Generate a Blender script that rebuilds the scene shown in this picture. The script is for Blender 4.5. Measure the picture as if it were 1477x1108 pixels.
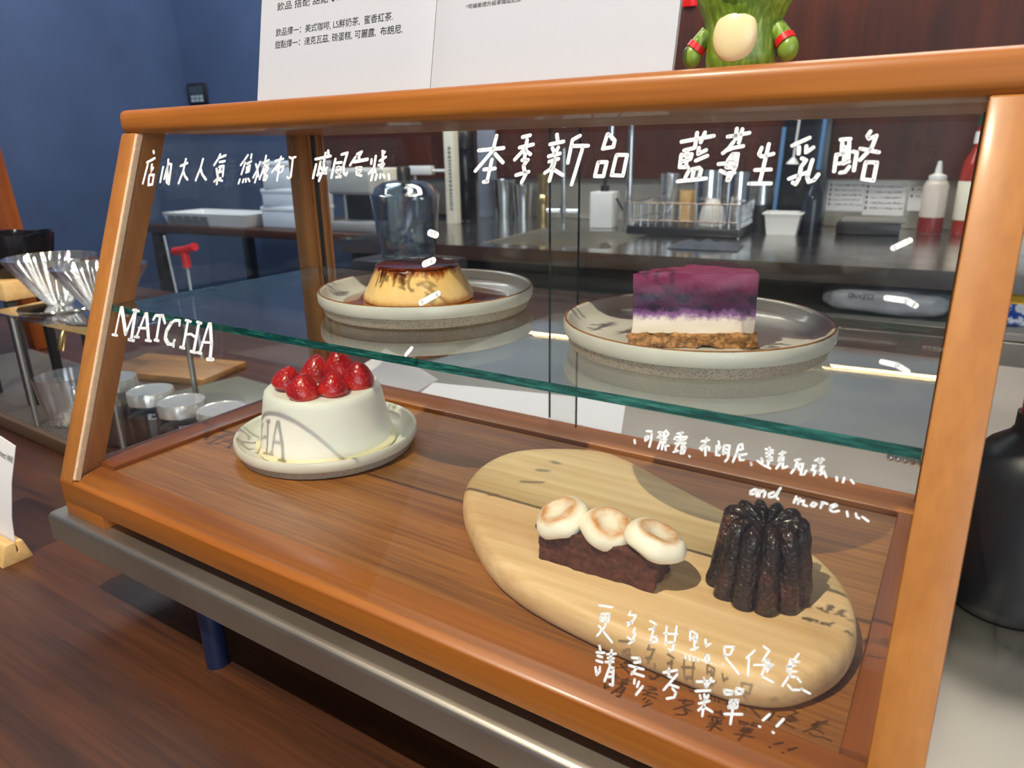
import bpy, bmesh, math, random
from mathutils import Vector, Matrix, noise

# ------------------------------------------------------------------ scene, camera, light
for o in list(bpy.data.objects):
    bpy.data.objects.remove(o, do_unlink=True)
SC = bpy.context.scene
COL = SC.collection
S = 0.01                                   # all builders below work in centimetres
rad = math.radians
random.seed(7)

cam_data = bpy.data.cameras.new('camera')
cam = bpy.data.objects.new('camera', cam_data)
COL.objects.link(cam)
SC.camera = cam
cam_data.sensor_fit = 'HORIZONTAL'
cam_data.sensor_width = 36.0
cam_data.lens = 1028.24 / 1477 * 36.0
cam_data.clip_start = 0.02
cam_data.clip_end = 40
cam.matrix_world = (Matrix.Translation(Vector((58.414, -24.089, 27.449)) * S)
                    @ Matrix.Rotation(rad(32.641), 4, 'Z') @ Matrix.Rotation(rad(90 - 18.208), 4, 'X')
                    @ Matrix.Rotation(rad(-0.913), 4, 'Z'))
cam_data.dof.use_dof = True
cam_data.dof.focus_distance = 0.44
cam_data.dof.aperture_fstop = 13

SC.view_settings.view_transform = 'Standard'
SC.view_settings.look = 'None'
SC.view_settings.gamma = 1.0
SC.view_settings.use_curve_mapping = False
SC.view_settings.exposure = 0.0
SC.cycles.transparent_max_bounces = 40
SC.cycles.max_bounces = 10
SC.cycles.sample_clamp_indirect = 6.0

world = bpy.data.worlds.new('world')
SC.world = world
world.use_nodes = True
wn = world.node_tree.nodes['Background']
wn.inputs[0].default_value = (0.70, 0.78, 0.90, 1)
wn.inputs[1].default_value = 0.30


def lamp(name, kind, loc, aim, energy, color, size=0.05, angle=None, sy=None):
    d = bpy.data.lights.new(name, kind)
    d.energy = energy
    d.color = color
    if kind == 'AREA':
        d.size = size
        if sy:
            d.shape = 'RECTANGLE'
            d.size_y = sy
    elif kind == 'SPOT':
        d.shadow_soft_size = size
        d.spot_size = rad(angle)
        d.spot_blend = 0.5
    else:
        d.shadow_soft_size = size
    o = bpy.data.objects.new(name, d)
    COL.objects.link(o)
    o.location = Vector(loc) * S
    v = (Vector(aim) - Vector(loc))
    o.rotation_euler = v.to_track_quat('-Z', 'Y').to_euler()
    return o


# ceiling track spot above the customers' side, shop-front daylight, LED strip over the back panels, kitchen lamp
lamp('track_spot', 'SPOT', (18, -62, 142), (36, 10, 5), 118, (1.0, 0.88, 0.70), 0.011, 80)
lamp('right_fill_spot', 'SPOT', (122, -60, 150), (50, 14, 8), 16, (1.0, 0.86, 0.66), 0.05, 60)  # extra spot added from the right to soften the shading
lamp('shopfront_daylight', 'AREA', (235, -190, 60), (40, 20, 10), 42, (0.86, 0.93, 1.0), 2.4, None, 1.6)
lamp('wall_fill', 'AREA', (-150, 40, 186), (-252, 140, 60), 45, (0.86, 0.92, 1.0), 1.2, None, 0.5)  # added fill light that brightens the navy wall, no fixture there
lamp('side_table_fill', 'AREA', (-165, 150, 186), (-165, 165, 0), 22, (0.86, 0.93, 1.0), 0.8, None, 0.4)  # added fill light to lift the white cartons
lamp('kitchen_lamp', 'AREA', (10, 150, 185), (10, 170, 0), 42, (1.0, 0.93, 0.84), 1.6, None, 0.4)
lamp('riser_fill', 'AREA', (40, 78, 186), (40, 60, 0), 13, (1.0, 0.92, 0.82), 1.4, None, 0.3)  # added fill light to brighten the steel and papers behind the case


# ------------------------------------------------------------------ materials
def mat(name):
    m = bpy.data.materials.new(name)
    m.use_nodes = True
    return m, m.node_tree.nodes, m.node_tree.links, m.node_tree.nodes['Principled BSDF']


def srgb(r, g, b):
    f = lambda c: (c / 255 / 12.92) if c / 255 <= 0.04045 else ((c / 255 + 0.055) / 1.055) ** 2.4
    return (f(r), f(g), f(b), 1)


def coords(n, l, scale=(1, 1, 1), rot=(0, 0, 0)):
    tc = n.new('ShaderNodeTexCoord')
    mp = n.new('ShaderNodeMapping')
    mp.inputs['Scale'].default_value = scale
    mp.inputs['Rotation'].default_value = rot
    l.new(tc.outputs['Object'], mp.inputs['Vector'])
    return mp.outputs[0]


def tex_noise(n, l, vec, scale=1.0, detail=4.0, rough=0.55, dist=0.0):
    t = n.new('ShaderNodeTexNoise')
    t.inputs['Scale'].default_value = scale
    t.inputs['Detail'].default_value = detail
    t.inputs['Roughness'].default_value = rough
    t.inputs['Distortion'].default_value = dist
    l.new(vec, t.inputs['Vector'])
    return t.outputs[0]


def ramp(n, l, fac, stops):
    r = n.new('ShaderNodeValToRGB')
    el = r.color_ramp.elements
    while len(el) < len(stops):
        el.new(0.5)
    for e, (p, c) in zip(el, stops):
        e.position = p
        e.color = c
    l.new(fac, r.inputs[0])
    return r.outputs[0]


def math_node(n, l, op, a, b=None, clamp=False):
    m = n.new('ShaderNodeMath')
    m.operation = op
    m.use_clamp = clamp
    for i, v in enumerate((a, b)):
        if v is None:
            continue
        if isinstance(v, (int, float)):
            m.inputs[i].default_value = v
        else:
            l.new(v, m.inputs[i])
    return m.outputs[0]


def mixc(n, l, fac, a, b, mode='MIX'):
    m = n.new('ShaderNodeMix')
    m.data_type = 'RGBA'
    m.blend_type = mode
    for sock, v in ((m.inputs[0], fac), (m.inputs[6], a), (m.inputs[7], b)):
        if isinstance(v, (int, float)):
            sock.default_value = v
        elif isinstance(v, tuple):
            sock.default_value = v
        else:
            l.new(v, sock)
    return m.outputs[2]


def bump(n, l, b, height, strength=0.3, dist=0.001):
    k = n.new('ShaderNodeBump')
    k.inputs['Strength'].default_value = strength
    k.inputs['Distance'].default_value = dist
    l.new(height, k.inputs['Height'])
    l.new(k.outputs[0], b.inputs['Normal'])


def plain(name, col, rough=0.5, metal=0.0, coat=0.0, spec=0.5, var=0.0, vscale=60, sss=0.0, bumps=0.0):
    m, n, l, b = mat(name)
    b.inputs['Base Color'].default_value = col
    b.inputs['Roughness'].default_value = rough
    b.inputs['Metallic'].default_value = metal
    b.inputs['Coat Weight'].default_value = coat
    b.inputs['Coat Roughness'].default_value = 0.08
    b.inputs['Specular IOR Level'].default_value = spec
    if sss:
        b.inputs['Subsurface Weight'].default_value = sss
        b.inputs['Subsurface Radius'].default_value = (0.008, 0.005, 0.003)
        b.inputs['Subsurface Scale'].default_value = 0.6
    if var or bumps:
        f = tex_noise(n, l, coords(n, l), vscale, 5)
        if var:
            lo = tuple(c * (1 - var) for c in col[:3]) + (1,)
            hi = tuple(min(1, c * (1 + var)) for c in col[:3]) + (1,)
            l.new(ramp(n, l, f, [(0.3, lo), (0.7, hi)]), b.inputs['Base Color'])
        if bumps:
            bump(n, l, b, f, bumps, 0.0006)
    return m


def wood(name, light, dark, axis='X', fine=260, rough=0.35, coat=0.3, along=9, contrast=0.5, rot=0.0, knots=False):
    m, n, l, b = mat(name)
    ix = 'XYZ'.index(axis)
    sc = [fine] * 3
    sc[ix] = along
    sc2 = [fine * 0.13] * 3
    sc2[ix] = along * 0.35
    f1 = tex_noise(n, l, coords(n, l, sc, (0, 0, rot)), 1, 5, 0.6)
    f2 = tex_noise(n, l, coords(n, l, sc2, (0, 0, rot)), 1, 3, 0.5, 0.6)
    f = math_node(n, l, 'ADD', math_node(n, l, 'MULTIPLY', f1, contrast), math_node(n, l, 'MULTIPLY', f2, 1 - contrast))
    mid = tuple((a + c) / 2 for a, c in zip(light, dark))
    c = ramp(n, l, f, [(0.34, dark), (0.5, mid), (0.64, light)])
    if knots:
        s3 = [fine * 0.05] * 3
        s3[ix] = along * 0.6
        f3 = tex_noise(n, l, coords(n, l, s3, (0, 0, rot)), 1, 4, 0.7, 1.5)
        k = ramp(n, l, f3, [(0.58, (0, 0, 0, 1)), (0.85, (1, 1, 1, 1))])
        c = mixc(n, l, math_node(n, l, 'MULTIPLY', k, 0.5), c, tuple(x * 0.45 for x in dark[:3]) + (1,))
    l.new(c, b.inputs['Base Color'])
    b.inputs['Roughness'].default_value = rough
    b.inputs['Coat Weight'].default_value = coat
    b.inputs['Coat Roughness'].default_value = 0.18
    bump(n, l, b, f1, 0.12, 0.0004)
    return m


def steel(name, col=(0.55, 0.54, 0.52, 1), rough=0.3, axis='X', brush=0.06):
    m, n, l, b = mat(name)
    sc = [500, 500, 500]
    sc['XYZ'.index(axis)] = 6
    f = tex_noise(n, l, coords(n, l, sc), 1, 3, 0.6)
    f2 = tex_noise(n, l, coords(n, l), 9, 4, 0.6)
    b.inputs['Base Color'].default_value = col
    b.inputs['Metallic'].default_value = 1
    r = math_node(n, l, 'ADD', math_node(n, l, 'MULTIPLY', f2, 0.18), rough - 0.09)
    l.new(r, b.inputs['Roughness'])
    if brush:
        bump(n, l, b, f, brush, 0.0004)
    return m


def glass(name, tint=(0.93, 0.96, 0.95, 1), refl=1.0, rough=0.0, f0=0.04, haze=0.0, haze_col=(0.8, 0.8, 0.8, 1)):
    """A clear pane: light passes straight through, the surface mirrors by angle (Schlick)."""
    m, n, l, b = mat(name)
    n.remove(b)
    out = n['Material Output']
    geo = n.new('ShaderNodeNewGeometry')
    dot = n.new('ShaderNodeVectorMath')
    dot.operation = 'DOT_PRODUCT'
    l.new(geo.outputs['Incoming'], dot.inputs[0])
    l.new(geo.outputs['Normal'], dot.inputs[1])
    c = math_node(n, l, 'ABSOLUTE', dot.outputs['Value'])
    p = math_node(n, l, 'POWER', math_node(n, l, 'SUBTRACT', 1.0, c, True), 5)
    fr = math_node(n, l, 'ADD', math_node(n, l, 'MULTIPLY', p, (1 - f0) * refl), f0 * refl, True)
    tr = n.new('ShaderNodeBsdfTransparent')
    tr.inputs[0].default_value = tint
    gl = n.new('ShaderNodeBsdfGlossy')
    gl.inputs['Roughness'].default_value = rough
    gl.inputs[0].default_value = (1, 1, 1, 1)
    mx = n.new('ShaderNodeMixShader')
    l.new(fr, mx.inputs[0])
    base = tr.outputs[0]
    if haze:
        df = n.new('ShaderNodeBsdfDiffuse')
        df.inputs[0].default_value = haze_col
        mh = n.new('ShaderNodeMixShader')
        mh.inputs[0].default_value = haze
        l.new(tr.outputs[0], mh.inputs[1])
        l.new(df.outputs[0], mh.inputs[2])
        base = mh.outputs[0]
    l.new(base, mx.inputs[1])
    l.new(gl.outputs[0], mx.inputs[2])
    l.new(mx.outputs[0], out.inputs['Surface'])
    return m


M = {}
M['rail'] = wood('varnished_wood_rail', srgb(172, 104, 36), srgb(130, 70, 20), 'X', 260, 0.42, 0.12, 7, 0.35)
M['railY'] = wood('varnished_wood_side_rail', srgb(150, 84, 34), srgb(108, 54, 18), 'Y', 260, 0.32, 0.35, 7, 0.35)
M['post'] = wood('varnished_wood_post', srgb(176, 118, 56), srgb(150, 92, 38), 'Z', 220, 0.5, 0.08, 6, 0.3)
M['raw'] = plain('raw_wood_edge', srgb(214, 180, 148), 0.7, var=0.12, vscale=300)
M['veneer'] = wood('oak_veneer_floor', srgb(166, 108, 50), srgb(114, 68, 26), 'X', 420, 0.42, 0.15, 12, 0.6)
M['dark_counter'] = wood('dark_walnut_counter', srgb(84, 46, 22), srgb(40, 19, 8), 'X', 300, 0.42, 0.15, 8, 0.45)
M['board'] = wood('acacia_board', srgb(236, 204, 156), srgb(200, 158, 104), 'X', 170, 0.5, 0.1, 5, 0.45, 0.12, True)
M['pine'] = wood('pine_block', srgb(226, 190, 130), srgb(200, 154, 92), 'X', 160, 0.6, 0.0, 10, 0.5)
M['mahogany'] = wood('mahogany_panel', srgb(76, 27, 10), srgb(42, 13, 5), 'Z', 90, 0.45, 0.0, 4, 0.5)
M['steel'] = steel('brushed_steel', (0.52, 0.495, 0.44, 1), 0.46, 'X', 0.05)
M['steel_polish'] = steel('polished_steel', (0.50, 0.49, 0.47, 1), 0.2, 'X', 0.02)
M['steel_dull'] = steel('dull_steel', (0.42, 0.41, 0.39, 1), 0.42, 'X', 0.05)
M['chrome'] = steel('chrome', (0.75, 0.76, 0.78, 1), 0.14, 'Z', 0.0)
M['jar'] = glass('jar_glass', (0.95, 0.96, 0.96, 1), 1.0)
M['satin'] = steel('satin_lid', (0.80, 0.80, 0.80, 1), 0.32, 'Z', 0.0)
M['lid'] = plain('silver_lid', (0.78, 0.78, 0.78, 1), 0.25, 0.7)
M['brass'] = steel('brass', (0.72, 0.55, 0.26, 1), 0.22, 'Z', 0.0)
M['pane'] = glass('clear_pane', (0.965, 0.975, 0.97, 1), 0.9)
M['shelf'] = glass('shelf_pane', (0.90, 0.945, 0.925, 1), 1.5)
M['clear'] = glass('clear_glassware', (0.88, 0.90, 0.91, 1), 3.5, 0.06, 0.08, 0.06)
M['pitcher'] = glass('smoky_plastic', (0.70, 0.77, 0.84, 1), 2.2, 0.03, 0.06)
m, n, l, b = mat('green_glass_edge')
b.inputs['Base Color'].default_value = srgb(20, 96, 88)
b.inputs['Roughness'].default_value = 0.12
b.inputs['Transmission Weight'].default_value = 0.35
l.new(ramp(n, l, tex_noise(n, l, coords(n, l, (60, 60, 700)), 1, 4, 0.7), [(0.35, srgb(6, 52, 50)), (0.55, srgb(20, 100, 92)), (0.72, srgb(70, 160, 150))]), b.inputs['Base Color'])
M['green_edge'] = m
M['dark_edge'] = plain('dark_pane_edge', srgb(24, 40, 40), 0.2)
M['paint'] = plain('white_marker_paint', (0.80, 0.84, 0.88, 1), 0.6)
M['white_paper'] = plain('white_paper', (0.78, 0.78, 0.80, 1), 0.7)
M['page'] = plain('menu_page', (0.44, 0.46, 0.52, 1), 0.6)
M['ink'] = plain('black_ink', srgb(38, 34, 36), 0.6)
M['navy'] = plain('navy_wall_paint', srgb(58, 74, 104), 0.55, var=0.12, vscale=5)
M['ceil'] = plain('ceiling_paint', (0.22, 0.215, 0.21, 1), 0.8)
M['floor'] = plain('dark_floor', (0.08, 0.07, 0.06, 1), 0.6, var=0.2, vscale=6)
M['black'] = plain('black_plastic', (0.012, 0.012, 0.014, 1), 0.35)
M['blackgloss'] = plain('black_gloss', (0.01, 0.01, 0.014, 1), 0.12)
M['blackmatte'] = plain('black_matte', (0.012, 0.012, 0.013, 1), 0.7)
M['bluepost'] = plain('navy_powder_coat', srgb(24, 34, 62), 0.3)
M['whiteplastic'] = plain('white_plastic', (0.72, 0.73, 0.73, 1), 0.4)
M['greyplastic'] = plain('grey_plastic', srgb(120, 126, 142), 0.45)
M['cream'] = plain('cream_card', srgb(216, 212, 196), 0.6)
M['red'] = plain('red_plastic', srgb(200, 24, 30), 0.35)


# ------------------------------------------------------------------ mesh helpers (centimetres)
def link(o, parent=None):
    COL.objects.link(o)
    if parent is not None:
        o.parent = parent
    return o


def tag(o, label=None, cat=None, group=None, kind=None):
    for k, v in (('label', label), ('category', cat), ('group', group), ('kind', kind)):
        if v:
            o[k] = v
    return o


def thing(name, label, cat, loc=(0, 0, 0), rz=0.0, group=None):
    o = bpy.data.objects.new(name, None)
    o.empty_display_size = 0.02
    link(o)
    o.location = Vector(loc) * S
    o.rotation_euler = (0, 0, rad(rz))
    return tag(o, label, cat, group)


def obj(name, bm, mats, parent=None, loc=None, rz=0.0, smooth=35, label=None, rot=None):
    bmesh.ops.scale(bm, vec=(S, S, S), verts=bm.verts)
    bmesh.ops.recalc_face_normals(bm, faces=bm.faces)
    me = bpy.data.meshes.new(name)
    bm.to_mesh(me)
    bm.free()
    for mm in (mats if isinstance(mats, (list, tuple)) else [mats]):
        me.materials.append(mm)
    if smooth:
        me.polygons.foreach_set('use_smooth', [True] * len(me.polygons))
        me.set_sharp_from_angle(angle=rad(smooth))
    o = link(bpy.data.objects.new(name, me), parent)
    if loc is not None:
        o.location = Vector(loc) * S
    if rz:
        o.rotation_euler = (0, 0, rad(rz))
    if rot:
        o.rotation_euler = tuple(rad(a) for a in rot)
    if label:
        o['label'] = label
    return o


def copy_tree(o, parent=None):
    c = o.copy()
    link(c)
    if parent is not None:
        c.parent = parent
    for ch in list(o.children):
        copy_tree(ch, c)
    return c


def BM():
    return bmesh.new()


def box(bm, a, b, bev=0.0, seg=2, rot=None):
    c = [(x + y) / 2 for x, y in zip(a, b)]
    d = [abs(y - x) for x, y in zip(a, b)]
    mx = Matrix.Translation(c) @ (rot or Matrix.Identity(4)) @ Matrix.Diagonal((*d, 1))
    r = bmesh.ops.create_cube(bm, size=1, matrix=mx)
    if bev:
        es = list({e for v in r['verts'] for e in v.link_edges})
        bmesh.ops.bevel(bm, geom=es, offset=bev, segments=seg, affect='EDGES', profile=0.5)
    return bm


def boxm(a, b, bev=0.0, seg=2):
    return box(BM(), a, b, bev, seg)


def prism(bm, poly, axis, a0, a1, bev=0.0, seg=2):
    """poly: points in the two other axes (in xyz order), extruded along axis from a0 to a1."""
    def P(p, a):
        q = list(p)
        q.insert('XYZ'.index(axis), a)
        return q
    v0 = [bm.verts.new(P(p, a0)) for p in poly]
    v1 = [bm.verts.new(P(p, a1)) for p in poly]
    k = len(poly)
    fs = [bm.faces.new(v0), bm.faces.new(v1[::-1])]
    for i in range(k):
        fs.append(bm.faces.new((v0[i], v1[i], v1[(i + 1) % k], v0[(i + 1) % k])))
    bmesh.ops.recalc_face_normals(bm, faces=fs)
    if bev:
        es = list({e for f in fs for e in f.edges})
        bmesh.ops.bevel(bm, geom=es, offset=bev, segments=seg, affect='EDGES', profile=0.5)
    return bm


def lathe(bm, prof, seg=64, c=(0, 0, 0), fn=None, closed=False):
    """prof: (r, z) from bottom axis outwards; fn(r, th, z, i) -> (r, z)."""
    rings = []
    for i, (r, z) in enumerate(prof):
        if r <= 1e-6:
            rings.append([bm.verts.new((c[0], c[1], c[2] + z))])
            continue
        ring = []
        for k in range(seg):
            th = 2 * math.pi * k / seg
            rr, zz = fn(r, th, z, i) if fn else (r, z)
            ring.append(bm.verts.new((c[0] + rr * math.cos(th), c[1] + rr * math.sin(th), c[2] + zz)))
        rings.append(ring)
    pairs = list(zip(rings, rings[1:]))
    if closed:
        pairs.append((rings[-1], rings[0]))
    for a, b2 in pairs:
        for k in range(seg):
            k2 = (k + 1) % seg
            if len(a) == 1 and len(b2) == 1:
                continue
            if len(a) == 1:
                bm.faces.new((a[0], b2[k2], b2[k]))
            elif len(b2) == 1:
                bm.faces.new((a[k], a[k2], b2[0]))
            else:
                bm.faces.new((a[k], a[k2], b2[k2], b2[k]))
    return bm


def cyl(bm, p, q, r, seg=20, r2=None):
    p, q = Vector(p), Vector(q)
    d = q - p
    mx = Matrix.Translation((p + q) / 2) @ d.to_track_quat('Z', 'Y').to_matrix().to_4x4()
    bmesh.ops.create_cone(bm, cap_ends=True, segments=seg, radius1=r, radius2=r if r2 is None else r2, depth=d.length, matrix=mx)
    return bm


def ball(bm, c, r, sc=(1, 1, 1), sub=3):
    bmesh.ops.create_icosphere(bm, subdivisions=sub, radius=1, matrix=Matrix.Translation(c) @ Matrix.Diagonal((r * sc[0], r * sc[1], r * sc[2], 1)))
    return bm


def tube(bm, pts, r, seg=10, closed=False):
    pts = [Vector(p) for p in pts]
    rings = []
    up = Vector((0, 0, 1))
    k = len(pts)
    for i, p in enumerate(pts):
        a = pts[(i - 1) % k] if (closed or i) else p
        b2 = pts[(i + 1) % k] if (closed or i < k - 1) else p
        t = (b2 - a).normalized()
        u = up - t * up.dot(t)
        if u.length < 1e-3:
            u = Vector((1, 0, 0)) - t * t.x
        u.normalize()
        w = t.cross(u)
        up = u
        rings.append([bm.verts.new(p + (u * math.cos(2 * math.pi * j / seg) + w * math.sin(2 * math.pi * j / seg)) * r) for j in range(seg)])
    rng = range(k) if closed else range(k - 1)
    for i in rng:
        a, b2 = rings[i], rings[(i + 1) % k]
        for j in range(seg):
            bm.faces.new((a[j], a[(j + 1) % seg], b2[(j + 1) % seg], b2[j]))
    if not closed:
        bm.faces.new(rings[0][::-1])
        bm.faces.new(rings[-1])
    return bm


def displace(bm, amp, freq, seed=0.0, octs=3, only=None):
    bm.normal_update()
    mv = []
    for v in bm.verts:
        if only and not only(v.co):
            continue
        q = v.co * freq + Vector((seed, seed * 1.7, seed * 0.3))
        h = sum(noise.noise(q * (2 ** k)) / (2 ** k) for k in range(octs))
        mv.append((v, v.normal * h * amp))
    for v, d in mv:
        v.co += d
    return bm


def text_bm(body, u0, u1, v0, v1, xf, thick=0.01, squash=False):
    """Printed text fitted into the box u0..u1, v0..v1 of a plane; xf(u, v, w) -> xyz, w out of the plane."""
    c = bpy.data.curves.new('text', 'FONT')
    c.body = body
    o = bpy.data.objects.new('text', c)
    COL.objects.link(o)
    dg = bpy.context.evaluated_depsgraph_get()
    me = bpy.data.meshes.new_from_object(o.evaluated_get(dg))
    bpy.data.objects.remove(o, do_unlink=True)
    bpy.data.curves.remove(c)
    xs = [v.co.x for v in me.vertices]
    ys = [v.co.y for v in me.vertices]
    x0, x1, y0, y1 = min(xs), max(xs), min(ys), max(ys)
    bm = BM()
    bm.from_mesh(me)
    bpy.data.meshes.remove(me)
    bmesh.ops.remove_doubles(bm, verts=bm.verts, dist=1e-5)
    for v in bm.verts:
        u = u0 + (v.co.x - x0) / (x1 - x0) * (u1 - u0)
        w = v0 + (v.co.y - y0) / (y1 - y0) * (v1 - v0)
        v.co = Vector(xf(u, w, thick))
    return bm


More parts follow.
